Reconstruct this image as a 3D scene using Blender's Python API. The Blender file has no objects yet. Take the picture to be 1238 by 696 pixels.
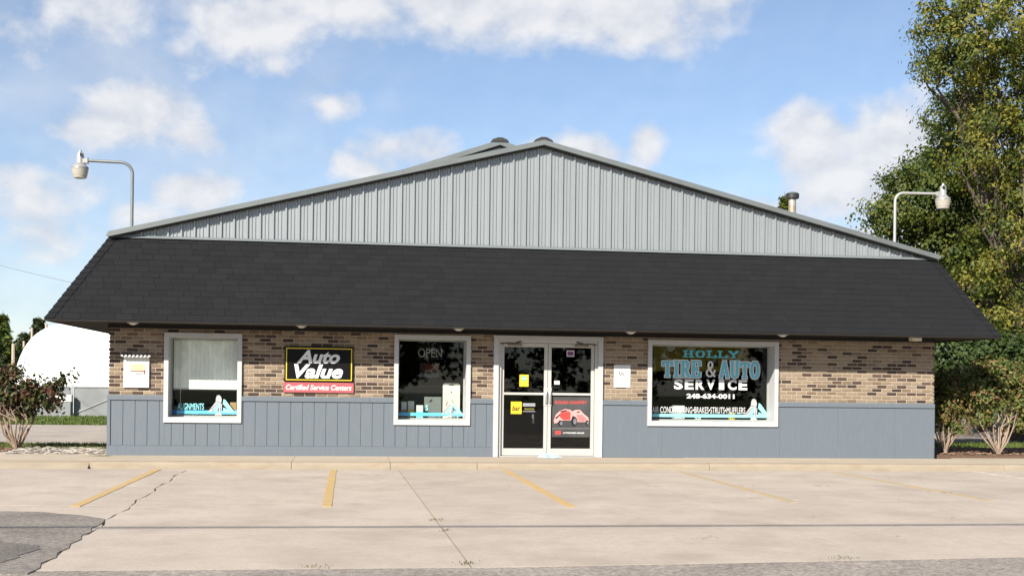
import bpy, math, random
import numpy as np
from mathutils import Vector, Matrix

random.seed(7)
rng = np.random.default_rng(7)
scn = bpy.context.scene
COL = scn.collection

# ------------------------------------------------------------------ camera, sky, sun, exposure
CAM = np.array([-3.724, -23.46, 1.404])
FPX, CY, YAW, ROLL = 1460.0, 465.3, 0.134, 0.0125
r0 = np.array([math.cos(YAW), -math.sin(YAW), 0]); fw = np.array([math.sin(YAW), math.cos(YAW), 0]); u0 = np.array([0, 0, 1.0])
rt = r0 * math.cos(ROLL) + u0 * math.sin(ROLL)
up = u0 * math.cos(ROLL) - r0 * math.sin(ROLL)
cd = bpy.data.cameras.new('camera')
cam = bpy.data.objects.new('camera', cd); COL.objects.link(cam)
cam.matrix_world = Matrix(((rt[0], up[0], -fw[0], CAM[0]), (rt[1], up[1], -fw[1], CAM[1]), (rt[2], up[2], -fw[2], CAM[2]), (0, 0, 0, 1)))
cd.sensor_width = 36.0
cd.lens = FPX / 1238 * 36.0
cd.shift_y = (CY - 348) / 1238
cd.clip_end = 3000
scn.camera = cam

SUN = Vector((-0.70, -1.0, 0.783)).normalized()      # towards the sun
SUN_EL = math.asin(SUN.z); SUN_AZ = math.atan2(SUN.x, SUN.y)
sd = bpy.data.lights.new('sun', 'SUN'); sd.energy = 5.0; sd.angle = math.radians(0.53); sd.color = (1.0, 0.93, 0.83)
so = bpy.data.objects.new('sun', sd); COL.objects.link(so)
so.rotation_euler = (-SUN).to_track_quat('-Z', 'Y').to_euler()
scn.view_settings.view_transform = 'Standard'; scn.view_settings.look = 'None'
scn.view_settings.exposure = 0.90; scn.view_settings.gamma = 1.0

W = bpy.data.worlds.new('World'); scn.world = W; W.use_nodes = True
NT = W.node_tree
for n in list(NT.nodes): NT.nodes.remove(n)
def wn(t, **k):
    n = NT.nodes.new(t)
    for a, b in k.items(): setattr(n, a, b)
    return n
def wl(a, b): NT.links.new(a, b)
def wmath(op, a, b=None, c=None, clamp=False):
    n = wn('ShaderNodeMath', operation=op); n.use_clamp = clamp
    for i, v in enumerate((a, b, c)):
        if v is None: continue
        if isinstance(v, (int, float)): n.inputs[i].default_value = v
        else: wl(v, n.inputs[i])
    return n.outputs[0]
def wmap(v, a, b, c, d):
    n = wn('ShaderNodeMapRange', interpolation_type='SMOOTHSTEP'); wl(v, n.inputs[0])
    for i, q in enumerate((a, b, c, d)): n.inputs[1 + i].default_value = q
    return n.outputs[0]
out = wn('ShaderNodeOutputWorld')
sky = wn('ShaderNodeTexSky'); sky.sky_type = 'NISHITA'; sky.sun_disc = False
sky.sun_elevation = SUN_EL; sky.sun_rotation = SUN_AZ
sky.altitude = 0; sky.air_density = 0.85; sky.dust_density = 0.35; sky.ozone_density = 2.2
bg1 = wn('ShaderNodeBackground'); bg1.inputs[1].default_value = 0.083; wl(sky.outputs[0], bg1.inputs[0])
tc = wn('ShaderNodeTexCoord'); sep = wn('ShaderNodeSeparateXYZ'); wl(tc.outputs['Generated'], sep.inputs[0])
az = wmath('MULTIPLY', wmath('ARCTAN2', sep.outputs[0], sep.outputs[1]), 57.2958)
el = wmath('MULTIPLY', wmath('ARCSINE', sep.outputs[2]), 57.2958)
# warp so that cloud outlines billow
cmb = wn('ShaderNodeCombineXYZ'); wl(az, cmb.inputs[0]); wl(wmath('MULTIPLY', el, 1.25), cmb.inputs[1])
def wnoise(scale, detail, rough, off=(0, 0, 0), dist=0.0):
    m = wn('ShaderNodeVectorMath', operation='ADD'); wl(cmb.outputs[0], m.inputs[0]); m.inputs[1].default_value = off
    n = wn('ShaderNodeTexNoise'); wl(m.outputs[0], n.inputs['Vector'])
    n.inputs['Scale'].default_value = scale; n.inputs['Detail'].default_value = detail
    n.inputs['Roughness'].default_value = rough; n.inputs['Distortion'].default_value = dist
    return n.outputs[0]
n_small = wnoise(0.36, 7, 0.52, (3, 7, 1), 0.15)
n_lit = wnoise(0.36, 7, 0.52, (3.45, 6.2, 1), 0.15)
n_big = wnoise(0.055, 4, 0.55, (40, 11, 5))
wisp = wnoise(0.09, 4, 0.5, (9, 2, 8), 0.4)
# cumulus banks: azimuth, elevation, half width, half height (degrees), weight
BANKS = [(-4.6, 15.9, 2.8, 2.0, .9), (-0.5, 17.6, 4.6, 2.2, .95), (5.5, 17.9, 5.0, 2.4, 1.0), (11.5, 17.3, 4.6, 2.2, 1.0), (16.0, 17.9, 3.0, 1.8, .8), (-3.6, 14.5, 1.8, 1.1, .65),
         (-9.7, 12.1, 2.5, 1.5, 1.1), (-11.3, 11.2, 2.3, 1.0, .85), (-7.6, 11.2, 1.8, 1.1, .8), (-13.2, 11.0, 1.6, .8, .6), (-7.2, 8.6, 1.8, 1.1, .85), (-9.2, 7.2, 2.6, 1.0, .65),
         (-0.7, 12.7, 1.2, .9, .7), (2.0, 11.0, 2.4, 1.2, .9), (0.5, 9.9, 1.9, .9, .75), (10.4, 10.9, 2.3, .9, .9), (13.9, 11.2, .9, 1.2, .95),
         (21.2, 10.9, 2.0, 1.9, 1.1), (25.4, 10.9, 2.3, 2.3, 1.1), (22.6, 8.9, 3.3, 1.8, 1.0), (19.6, 8.2, 2.2, 1.2, .85), (23.0, 6.6, 4.5, 1.6, .8), (31, 8.5, 4, 3, .9),
         (-12.0, 16.0, 4.8, 2.2, .72), (-7.8, 14.6, 3.0, 1.4, .58), (-13.8, 7.6, 2.8, 2.8, .74), (-22, 14, 5, 2.5, 0.8), (-25, 8, 5, 2, 0.8), (38, 15, 6, 3, 0.9)]
field = None
pc = wn('ShaderNodeCombineXYZ'); wl(az, pc.inputs[0]); wl(el, pc.inputs[1])
for (a, e, rx, ry, wgt) in BANKS:
    s = wn('ShaderNodeVectorMath', operation='SUBTRACT'); wl(pc.outputs[0], s.inputs[0]); s.inputs[1].default_value = (a, e, 0)
    m = wn('ShaderNodeVectorMath', operation='MULTIPLY'); wl(s.outputs[0], m.inputs[0]); m.inputs[1].default_value = (1 / rx, 1 / ry, 0)
    l = wn('ShaderNodeVectorMath', operation='LENGTH'); wl(m.outputs[0], l.inputs[0])
    v = wmath('MULTIPLY', wmath('SUBTRACT', 1.58, l.outputs['Value']), wgt)
    field = v if field is None else wmath('SMOOTH_MAX', field, v, 0.25)
field = wmath('MAXIMUM', field, -0.45)
# beyond the mapped banks the same broken cumulus goes on all round
far = wmap(wmath('ABSOLUTE', wmath('SUBTRACT', az, 8.0)), 30, 45, 0, 1)
hi = wmap(el, 20, 27, 0, 1)
rest = wmath('MULTIPLY', wmath('MAXIMUM', far, hi), wmath('MULTIPLY', wmath('SUBTRACT', n_big, 0.42), 4.0))
field = wmath('ADD', field, rest)
dens = wmath('ADD', field, wmath('MULTIPLY', wmath('SUBTRACT', n_small, 0.5), 2.3))
mask = wmap(dens, 0.08, 1.15, 0.0, 0.95)
haze_el = wmap(el, 0.0, 15.0, 0.46, 0.13)
veil = wmath('MULTIPLY', wmap(wisp, 0.38, 0.80, 0.0, 0.75), 0.70)
fac = wmath('MAXIMUM', wmath('MAXIMUM', mask, veil), haze_el)
# light from the sun side: denser towards the sun = shaded flank
lit = wmath('MULTIPLY', wmath('SUBTRACT', n_small, n_lit), 2.4)
thick = wmap(dens, 0.3, 1.6, 0.0, 1.0)
tone = wmath('ADD', wmath('MULTIPLY', thick, 0.34), wmath('ADD', lit, 0.42), clamp=True)
ramp = wn('ShaderNodeMix', data_type='RGBA'); wl(tone, ramp.inputs['Factor'])
ramp.inputs['A'].default_value = (0.66, 0.70, 0.79, 1); ramp.inputs['B'].default_value = (0.94, 0.945, 0.97, 1)
bg2 = wn('ShaderNodeBackground'); bg2.inputs[1].default_value = 0.505; wl(ramp.outputs['Result'], bg2.inputs[0])
mx = wn('ShaderNodeMixShader'); wl(fac, mx.inputs[0]); wl(bg1.outputs[0], mx.inputs[1]); wl(bg2.outputs[0], mx.inputs[2]); wl(mx.outputs[0], out.inputs[0])

# copy of the camera pose and focal length; turns image pixels into world coordinates
SV = np.array([-3.724, -23.46, 1.404]); IMG_FPX = 1460.0
_r = np.array([math.cos(0.134), -math.sin(0.134), 0]); IMG_FW = np.array([math.sin(0.134), math.cos(0.134), 0])
IMG_RT = _r * math.cos(0.0125) + np.array([0, 0, 1.0]) * math.sin(0.0125); IMG_UP = np.array([0, 0, 1.0]) * math.cos(0.0125) - _r * math.sin(0.0125)
def at(px, py, Y):
    """image pixel to world: where the sight line through pixel (px,py) meets the upright plane y=Y -> (X,Z)"""
    d = IMG_FW + IMG_RT * (px - 619) / IMG_FPX - IMG_UP * (py - 465.3) / IMG_FPX
    p = SV + d * ((Y - SV[1]) / d[1])
    return p[0], p[2]

# ------------------------------------------------------------------ materials
MATS = {}
def mat(name, col, rough=0.8, var=0.12, scale=6.0, bump=0.0, bscale=40.0, metal=0.0, objvar=0.0, stretch=None, spec=0.35, dirt=None):
    if name in MATS: return MATS[name]
    m = bpy.data.materials.new(name); m.use_nodes = True
    t = m.node_tree; b = t.nodes['Principled BSDF']
    b.inputs['Roughness'].default_value = rough; b.inputs['Metallic'].default_value = metal
    b.inputs['Specular IOR Level'].default_value = spec
    tcn = t.nodes.new('ShaderNodeTexCoord')
    mp = t.nodes.new('ShaderNodeMapping'); t.links.new(tcn.outputs['Object'], mp.inputs[0])
    if stretch: mp.inputs['Scale'].default_value = stretch
    n = t.nodes.new('ShaderNodeTexNoise'); t.links.new(mp.outputs[0], n.inputs['Vector'])
    n.inputs['Scale'].default_value = scale; n.inputs['Detail'].default_value = 6; n.inputs['Roughness'].default_value = 0.6
    r = t.nodes.new('ShaderNodeMapRange'); t.links.new(n.outputs[0], r.inputs[0])
    r.inputs[1].default_value = 0.25; r.inputs[2].default_value = 0.75; r.inputs[3].default_value = 1 - var; r.inputs[4].default_value = 1 + var
    h = t.nodes.new('ShaderNodeHueSaturation'); h.inputs['Color'].default_value = (*col, 1)
    v = r.outputs[0]
    if objvar:
        oi = t.nodes.new('ShaderNodeObjectInfo'); r2 = t.nodes.new('ShaderNodeMapRange'); t.links.new(oi.outputs['Random'], r2.inputs[0])
        r2.inputs[3].default_value = 1 - objvar; r2.inputs[4].default_value = 1 + objvar
        mm = t.nodes.new('ShaderNodeMath'); mm.operation = 'MULTIPLY'; t.links.new(v, mm.inputs[0]); t.links.new(r2.outputs[0], mm.inputs[1]); v = mm.outputs[0]
    t.links.new(v, h.inputs['Value'])
    last = h.outputs[0]
    if dirt:
        dcol, dscale, lo, hi_, amt = dirt
        dn = t.nodes.new('ShaderNodeTexNoise'); t.links.new(mp.outputs[0], dn.inputs['Vector']); dn.inputs['Scale'].default_value = dscale; dn.inputs['Detail'].default_value = 8
        dr = t.nodes.new('ShaderNodeMapRange'); t.links.new(dn.outputs[0], dr.inputs[0]); dr.inputs[1].default_value = lo; dr.inputs[2].default_value = hi_; dr.inputs[4].default_value = amt
        mxn = t.nodes.new('ShaderNodeMix'); mxn.data_type = 'RGBA'; t.links.new(dr.outputs[0], mxn.inputs['Factor']); t.links.new(last, mxn.inputs['A']); mxn.inputs['B'].default_value = (*dcol, 1)
        last = mxn.outputs['Result']
    t.links.new(last, b.inputs['Base Color'])
    if bump:
        n2 = t.nodes.new('ShaderNodeTexNoise'); t.links.new(mp.outputs[0], n2.inputs['Vector']); n2.inputs['Scale'].default_value = bscale; n2.inputs['Detail'].default_value = 4
        bp = t.nodes.new('ShaderNodeBump'); bp.inputs['Strength'].default_value = bump; bp.inputs['Distance'].default_value = 0.01
        t.links.new(n2.outputs[0], bp.inputs['Height']); t.links.new(bp.outputs[0], b.inputs['Normal'])
    MATS[name] = m
    return m

def leafmat(name, trans=0.35):
    m = bpy.data.materials.new(name); m.use_nodes = True; t = m.node_tree
    for n in list(t.nodes): t.nodes.remove(n)
    o = t.nodes.new('ShaderNodeOutputMaterial'); a = t.nodes.new('ShaderNodeAttribute'); a.attribute_name = 'leafcol'
    p = t.nodes.new('ShaderNodeBsdfPrincipled'); p.inputs['Roughness'].default_value = 0.55; p.inputs['Specular IOR Level'].default_value = 0.3
    tr = t.nodes.new('ShaderNodeBsdfTranslucent'); x = t.nodes.new('ShaderNodeMixShader'); x.inputs[0].default_value = trans
    t.links.new(a.outputs['Color'], p.inputs['Base Color']); t.links.new(a.outputs['Color'], tr.inputs[0])
    t.links.new(p.outputs[0], x.inputs[1]); t.links.new(tr.outputs[0], x.inputs[2]); t.links.new(x.outputs[0], o.inputs[0])
    return m

def glassmat(name, refl=0.05, tint=(0.94, 0.96, 0.95)):
    m = bpy.data.materials.new(name); m.use_nodes = True; t = m.node_tree
    for n in list(t.nodes): t.nodes.remove(n)
    o = t.nodes.new('ShaderNodeOutputMaterial'); tr = t.nodes.new('ShaderNodeBsdfTransparent'); tr.inputs[0].default_value = (*tint, 1)
    g = t.nodes.new('ShaderNodeBsdfGlossy'); g.inputs['Roughness'].default_value = 0.015
    tcn = t.nodes.new('ShaderNodeTexCoord'); nn = t.nodes.new('ShaderNodeTexNoise'); t.links.new(tcn.outputs['Object'], nn.inputs['Vector']); nn.inputs['Scale'].default_value = 1.3
    bp = t.nodes.new('ShaderNodeBump'); bp.inputs['Strength'].default_value = 0.03; t.links.new(nn.outputs[0], bp.inputs['Height']); t.links.new(bp.outputs[0], g.inputs['Normal'])
    x = t.nodes.new('ShaderNodeMixShader'); x.inputs[0].default_value = refl
    t.links.new(tr.outputs[0], x.inputs[1]); t.links.new(g.outputs[0], x.inputs[2]); t.links.new(x.outputs[0], o.inputs[0])
    return m

M_TAN = [mat('brick_tan_%d' % i, c, 0.9, 0.16, 30, 0.5, 120, objvar=0.10) for i, c in enumerate([(0.222, 0.168, 0.112), (0.26, 0.202, 0.140), (0.172, 0.122, 0.080), (0.128, 0.087, 0.058)])]
M_DARK = [mat('brick_brown_%d' % i, c, 0.9, 0.2, 30, 0.5, 120, objvar=0.15) for i, c in enumerate([(0.062, 0.040, 0.029), (0.092, 0.061, 0.044), (0.045, 0.030, 0.024)])]
M_MORTAR = mat('mortar', (0.365, 0.31, 0.245), 0.95, 0.12, 20, 0.4, 150)
M_WAIN = mat('blue_grey_paint', (0.115, 0.137, 0.160), 0.65, 0.06, 5, 0.15, 60, stretch=(6, 6, 0.8), dirt=((0.150, 0.158, 0.17), 3.0, 0.52, 0.8, 0.3))
M_SHING = mat('charcoal_shingle', (0.0148, 0.0156, 0.0172), 0.95, 0.15, 60, 0.6, 300, objvar=0.10, spec=0.1)
M_SHING_B = [mat('charcoal_shingle_%d' % i, c, 0.95, 0.15, 60, 0.6, 300, spec=0.1) for i, c in enumerate([(0.0140, 0.0148, 0.0163), (0.0148, 0.0156, 0.0172), (0.0157, 0.0165, 0.0181)])]
M_SIDING = mat('galvanised_siding', (0.285, 0.308, 0.315), 0.40, 0.06, 1.5, 0.05, 30, metal=0.35, stretch=(3, 3, 0.4), dirt=((0.20, 0.21, 0.21), 2.5, 0.56, 0.9, 0.35))
M_RAKE = mat('grey_trim_metal', (0.14, 0.157, 0.158), 0.5, 0.08, 3, 0.05, 30, metal=0.2, dirt=((0.095, 0.095, 0.09), 1.2, 0.5, 0.8, 0.5))
M_FLASH = mat('pale_flashing', (0.15, 0.17, 0.175), 0.45, 0.05, 8)
M_ROOF = mat('roof_metal', (0.22, 0.24, 0.24), 0.5, 0.08, 2, metal=0.3)
M_WHITE = mat('white_frame_paint', (0.42, 0.425, 0.425), 0.5, 0.05, 9, 0.05, 60, dirt=((0.30, 0.285, 0.25), 5, 0.58, 0.85, 0.3))
M_ALU = mat('anodised_aluminium', (0.44, 0.435, 0.41), 0.42, 0.05, 9, metal=0.1, dirt=((0.30, 0.28, 0.245), 6, 0.58, 0.85, 0.3))
M_DKTRIM = mat('dark_brown_board', (0.010, 0.009, 0.008), 0.8, 0.2, 12, 0.3, 60)
M_SOFFIT = mat('brown_soffit_board', (0.034, 0.025, 0.018), 0.85, 0.2, 9, 0.3, 60, stretch=(1, 8, 1), objvar=0.15)
M_BLACK = mat('black_plastic', (0.012, 0.012, 0.013), 0.5, 0.1, 9)
M_DARKMETAL = mat('dark_metal', (0.05, 0.05, 0.05), 0.5, 0.15, 9, metal=0.5)
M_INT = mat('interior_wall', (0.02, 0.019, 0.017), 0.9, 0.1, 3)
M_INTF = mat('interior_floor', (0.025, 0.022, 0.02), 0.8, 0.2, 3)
M_GLASS = glassmat('window_glass', 0.028)
M_CONC = mat('concrete', (0.362, 0.314, 0.268), 0.9, 0.10, 0.9, 0.5, 90, dirt=((0.30, 0.256, 0.214), 0.55, 0.50, 0.80, 0.55))
def concrete(name, col, dark, streak=(1, .8, 1)):
    m = bpy.data.materials.new(name); m.use_nodes = True; t = m.node_tree; b = t.nodes['Principled BSDF']; b.inputs['Roughness'].default_value = .9; b.inputs['Specular IOR Level'].default_value = .25
    L = t.links.new; tcn = t.nodes.new('ShaderNodeTexCoord')
    def noise(sc, det, mapping=None, rough=.6):
        n = t.nodes.new('ShaderNodeTexNoise'); n.inputs['Scale'].default_value = sc; n.inputs['Detail'].default_value = det; n.inputs['Roughness'].default_value = rough
        if mapping:
            mp_ = t.nodes.new('ShaderNodeMapping'); mp_.inputs['Scale'].default_value = mapping; L(tcn.outputs['Object'], mp_.inputs[0]); L(mp_.outputs[0], n.inputs['Vector'])
        else: L(tcn.outputs['Object'], n.inputs['Vector'])
        return n.outputs[0]
    def rng_(v, a, b_, c, d):
        r = t.nodes.new('ShaderNodeMapRange'); L(v, r.inputs[0])
        for i_, q in enumerate((a, b_, c, d)): r.inputs[1 + i_].default_value = q
        return r.outputs[0]
    def mul(a, b_):
        r = t.nodes.new('ShaderNodeMath'); r.operation = 'MULTIPLY'; L(a, r.inputs[0]); L(b_, r.inputs[1]); return r.outputs[0]
    v = mul(rng_(noise(.7, 5), .3, .7, .89, 1.08), mul(rng_(noise(55, 3, None, .7), .3, .7, .88, 1.10), rng_(noise(9, 5), .3, .7, .95, 1.05)))
    oi = t.nodes.new('ShaderNodeObjectInfo'); v = mul(v, rng_(oi.outputs['Random'], 0, 1, .965, 1.035))
    h = t.nodes.new('ShaderNodeHueSaturation'); h.inputs['Color'].default_value = (*col, 1); L(v, h.inputs['Value'])
    def mixin(prev, f, c):
        x = t.nodes.new('ShaderNodeMix'); x.data_type = 'RGBA'; L(f, x.inputs['Factor']); L(prev, x.inputs['A']); x.inputs['B'].default_value = (*c, 1); return x.outputs['Result']
    c = mixin(h.outputs[0], rng_(noise(1.4, 7, streak), .47, .76, 0, .62), dark)
    c = mixin(c, rng_(noise(.8, 6, (1, .8, 1)), .57, .72, 0, .34), tuple(q * .86 for q in dark))
    c = mixin(c, rng_(noise(1.7, 6, (1, .9, 1)), .60, .75, 0, .35), tuple(min(1, q * 1.22) for q in col))
    c = mixin(c, rng_(noise(16, 2, (1, 1.6, 1)), .72, .80, 0, .55), tuple(q * .6 for q in dark))
    L(c, b.inputs['Base Color'])
    bp = t.nodes.new('ShaderNodeBump'); bp.inputs['Strength'].default_value = .5; bp.inputs['Distance'].default_value = .006; L(noise(70, 4), bp.inputs['Height']); L(bp.outputs[0], b.inputs['Normal'])
    return m
M_CONC = concrete('lot_concrete', (0.405, 0.348, 0.292), (0.298, 0.247, 0.198))
M_WALK = concrete('sidewalk_concrete', (0.42, 0.355, 0.275), (0.32, 0.25, 0.175), (1, 1, 1))
M_CURB = mat('curb_concrete', (0.285, 0.238, 0.176), 0.9, 0.12, 2.2, 0.5, 60, dirt=((0.24, 0.165, 0.09), 2.6, 0.56, 0.8, 0.6), stretch=(1, 1, 3))
M_JOINT = mat('joint_soil', (0.06, 0.05, 0.038), 0.95, 0.3, 20)
M_YELL = mat('faded_yellow_paint', (0.46, 0.305, 0.105), 0.85, 0.12, 5, 0.3, 90, dirt=((0.345, 0.298, 0.25), 11, 0.46, 0.66, 0.75))
M_YELLF = mat('worn_yellow_paint', (0.42, 0.30, 0.125), 0.85, 0.12, 5, 0.3, 90, dirt=((0.32, 0.278, 0.238), 7, 0.40, 0.58, 0.85))
M_WLINE = mat('worn_white_paint', (0.50, 0.46, 0.40), 0.85, 0.1, 5, 0.3, 90, dirt=((0.32, 0.278, 0.238), 7, 0.45, 0.62, 0.8))

# ------------------------------------------------------------------ mesh helpers
class MB:
    def __init__(s): s.v = []; s.f = []; s.m = []; s.sm = []
    def add(s, vs, fs, mi=0, smooth=False):
        o = len(s.v); s.v += [tuple(map(float, p)) for p in vs]
        for f in fs: s.f.append(tuple(i + o for i in f)); s.m.append(mi); s.sm.append(smooth)
        return s
    def box(s, x0, x1, y0, y1, z0, z1, mi=0):
        return s.add([(x0, y0, z0), (x1, y0, z0), (x1, y1, z0), (x0, y1, z0), (x0, y0, z1), (x1, y0, z1), (x1, y1, z1), (x0, y1, z1)],
                     [(0, 3, 2, 1), (4, 5, 6, 7), (0, 1, 5, 4), (1, 2, 6, 5), (2, 3, 7, 6), (3, 0, 4, 7)], mi)
    def cham(s, x0, x1, y0, y1, z0, z1, c, mi=0):
        """slab standing upright, front (y0) face with eased edges"""
        a = [(x0, y1, z0), (x1, y1, z0), (x1, y1, z1), (x0, y1, z1), (x0, y0 + c, z0), (x1, y0 + c, z0), (x1, y0 + c, z1), (x0, y0 + c, z1),
             (x0 + c, y0, z0 + c), (x1 - c, y0, z0 + c), (x1 - c, y0, z1 - c), (x0 + c, y0, z1 - c)]
        f = [(8, 9, 10, 11), (4, 5, 9, 8), (5, 6, 10, 9), (6, 7, 11, 10), (7, 4, 8, 11), (0, 1, 5, 4), (1, 2, 6, 5), (2, 3, 7, 6), (3, 0, 4, 7), (3, 2, 1, 0)]
        return s.add(a, f, mi)
    def prism(s, poly, y0, y1, mi=0):
        """outline in XZ (counter-clockwise seen from -y) pushed from y0 to y1"""
        n = len(poly)
        vs = [(x, y0, z) for x, z in poly] + [(x, y1, z) for x, z in poly]
        fs = [tuple(range(n)), tuple(range(2 * n - 1, n - 1, -1))] + [(i, i + n, (i + 1) % n + n, (i + 1) % n) for i in range(n)]
        return s.add(vs, fs, mi)
    def slab(s, poly, z0, z1, mi=0):
        n = len(poly)
        vs = [(x, y, z0) for x, y in poly] + [(x, y, z1) for x, y in poly]
        fs = [tuple(range(n - 1, -1, -1)), tuple(range(n, 2 * n))] + [(i, (i + 1) % n, (i + 1) % n + n, i + n) for i in range(n)]
        return s.add(vs, fs, mi)
    def tube(s, pts, rad, n=8, mi=0, caps=True, smooth=True):
        pts = [Vector(p) for p in pts]
        if not hasattr(rad, '__len__'): rad = [rad] * len(pts)
        vs = []; fs = []; ref = None
        for i, p in enumerate(pts):
            d = (pts[min(i + 1, len(pts) - 1)] - pts[max(i - 1, 0)]).normalized()
            if ref is None: ref = d.orthogonal().normalized()
            ref = (ref - d * ref.dot(d))
            ref = ref.normalized() if ref.length > 1e-5 else d.orthogonal().normalized()
            b = d.cross(ref)
            for k in range(n):
                a = 2 * math.pi * k / n
                vs.append(p + (ref * math.cos(a) + b * math.sin(a)) * rad[i])
        for i in range(len(pts) - 1):
            for k in range(n): fs.append((i * n + k, i * n + (k + 1) % n, (i + 1) * n + (k + 1) % n, (i + 1) * n + k))
        if caps: fs += [tuple(range(n - 1, -1, -1)), tuple(range((len(pts) - 1) * n, len(pts) * n))]
        return s.add(vs, fs, mi, smooth)
    def lathe(s, prof, c=(0, 0, 0), n=24, mi=0):
        vs = []; fs = []
        for r, z in prof:
            for k in range(n):
                a = 2 * math.pi * k / n; vs.append((c[0] + r * math.cos(a), c[1] + r * math.sin(a), c[2] + z))
        for i in range(len(prof) - 1):
            for k in range(n): fs.append((i * n + k, i * n + (k + 1) % n, (i + 1) * n + (k + 1) % n, (i + 1) * n + k))
        fs += [tuple(range(n - 1, -1, -1)), tuple(range((len(prof) - 1) * n, len(prof) * n))]
        return s.add(vs, fs, mi, True)
    def mesh(s, name, mats):
        me = bpy.data.meshes.new(name); me.from_pydata(s.v, [], s.f)
        for m in (mats if isinstance(mats, (list, tuple)) else [mats]): me.materials.append(m)
        me.polygons.foreach_set('material_index', s.m)
        me.polygons.foreach_set('use_smooth', s.sm)
        if any(s.sm): me.set_sharp_from_angle(angle=math.radians(40))
        me.update(); return me
    def obj(s, name, mats, parent=None): return link(name, s.mesh(name, mats), parent)

def link(name, me, parent=None, loc=None):
    o = bpy.data.objects.new(name, me); COL.objects.link(o)
    if parent is not None:
        o.parent = parent
        # parents carry only a translation
        w = wloc(parent); o.matrix_parent_inverse = Matrix.Translation(-w)
    if loc is not None: o.location = loc
    return o
WLOC = {}
def wloc(o): return WLOC.get(o.name, Vector((0, 0, 0)))
def empty(name, loc=(0, 0, 0)):
    o = bpy.data.objects.new(name, None); COL.objects.link(o); o.location = loc; o.empty_display_size = 0.2
    WLOC[o.name] = Vector(loc); return o
def tag(o, label=None, cat=None, group=None, kind=None):
    if label: o['label'] = label
    if cat: o['category'] = cat
    if group: o['group'] = group
    if kind: o['kind'] = kind
    return o
def struct(o, label, cat): return tag(o, label, cat, kind='structure')

_dg = [None]
def text_mb(body, x0, x1, z0, z1, y, shear=0.0, offset=0.0, thick=0.0015):
    """letters as a thin solid fitted to the rectangle, facing -y"""
    cu = bpy.data.curves.new('letters', 'FONT'); cu.body = body; cu.size = 1; cu.shear = shear; cu.offset = offset; cu.resolution_u = 4
    o = bpy.data.objects.new('letters', cu); COL.objects.link(o)
    dg = bpy.context.evaluated_depsgraph_get(); dg.update()
    me = bpy.data.meshes.new_from_object(o.evaluated_get(dg))
    v = np.zeros(len(me.vertices) * 3); me.vertices.foreach_get('co', v); v = v.reshape(-1, 3)
    fs = [tuple(p.vertices) for p in me.polygons]
    bpy.data.objects.remove(o); bpy.data.curves.remove(cu); bpy.data.meshes.remove(me)
    mn = v.min(0); mxx = v.max(0)
    X = x0 + (v[:, 0] - mn[0]) / (mxx[0] - mn[0]) * (x1 - x0)
    Z = z0 + (v[:, 1] - mn[1]) / (mxx[1] - mn[1]) * (z1 - z0)
    mb = MB(); mb.add(list(zip(X, [y] * len(X), Z)), fs)
    return mb

# condensed slab-serif letters drawn as strokes
GL = {
 'T': (0.86, [[(0, .9), (.86, .9)], [(.43, 0), (.43, .9)], [(.22, .05), (.64, .05)], [(.06, .68), (.06, .9)], [(.8, .68), (.8, .9)]]),
 'I': (0.5, [[(.25, 0), (.25, 1)], [(.05, .05), (.45, .05)], [(.05, .95), (.45, .95)]]),
 'R': (0.84, [[(.22, 0), (.22, 1)], [(.02, .05), (.42, .05)], [(.02, .93), (.5, .93), (.64, .84), (.66, .7), (.6, .56), (.46, .48), (.22, .48)], [(.46, .48), (.62, .2), (.7, .05), (.84, .05)]]),
 'E': (0.8, [[(.22, 0), (.22, 1)], [(.02, .05), (.72, .05), (.74, .28)], [(.02, .95), (.72, .95), (.74, .72)], [(.22, .5), (.5, .5)], [(.5, .36), (.5, .64)]]),
 '&': (0.9, [[(.86, .42), (.7, .2), (.52, .06), (.3, .04), (.14, .14), (.1, .28), (.2, .44), (.46, .54), (.62, .7), (.6, .88), (.44, .97), (.28, .88), (.24, .72), (.36, .5), (.6, .24), (.84, .04)]]),
 'A': (0.9, [[(.12, 0), (.44, 1)], [(.46, 1), (.78, 0)], [(.24, .32), (.66, .32)], [(0, .05), (.26, .05)], [(.62, .05), (.9, .05)]]),
 'U': (0.86, [[(.2, 1), (.2, .28), (.27, .12), (.43, .04), (.59, .12), (.66, .28), (.66, 1)], [(.02, .95), (.38, .95)], [(.5, .95), (.84, .95)]]),
 'O': (0.86, [[(.43 + .31 * math.sin(a * math.pi / 9), .5 + .46 * math.cos(a * math.pi / 9)) for a in range(19)]]),
 'H': (1.0, [[(.25, 0), (.25, 1)], [(.75, 0), (.75, 1)], [(.25, .5), (.75, .5)], [(.02, .06), (.46, .06)], [(.02, .94), (.46, .94)], [(.54, .06), (.98, .06)], [(.54, .94), (.98, .94)]]),
 'L': (0.85, [[(.25, 0), (.25, 1)], [(.02, .94), (.48, .94)], [(.02, .06), (.8, .06), (.82, .3)]]),
 'Y': (0.95, [[(.47, 0), (.47, .46)], [(.47, .46), (.16, .95)], [(.47, .46), (.8, .95)], [(0, .95), (.34, .95)], [(.62, .95), (.95, .95)], [(.26, .05), (.68, .05)]]),
 ' ': (0.3, []),
}
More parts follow.
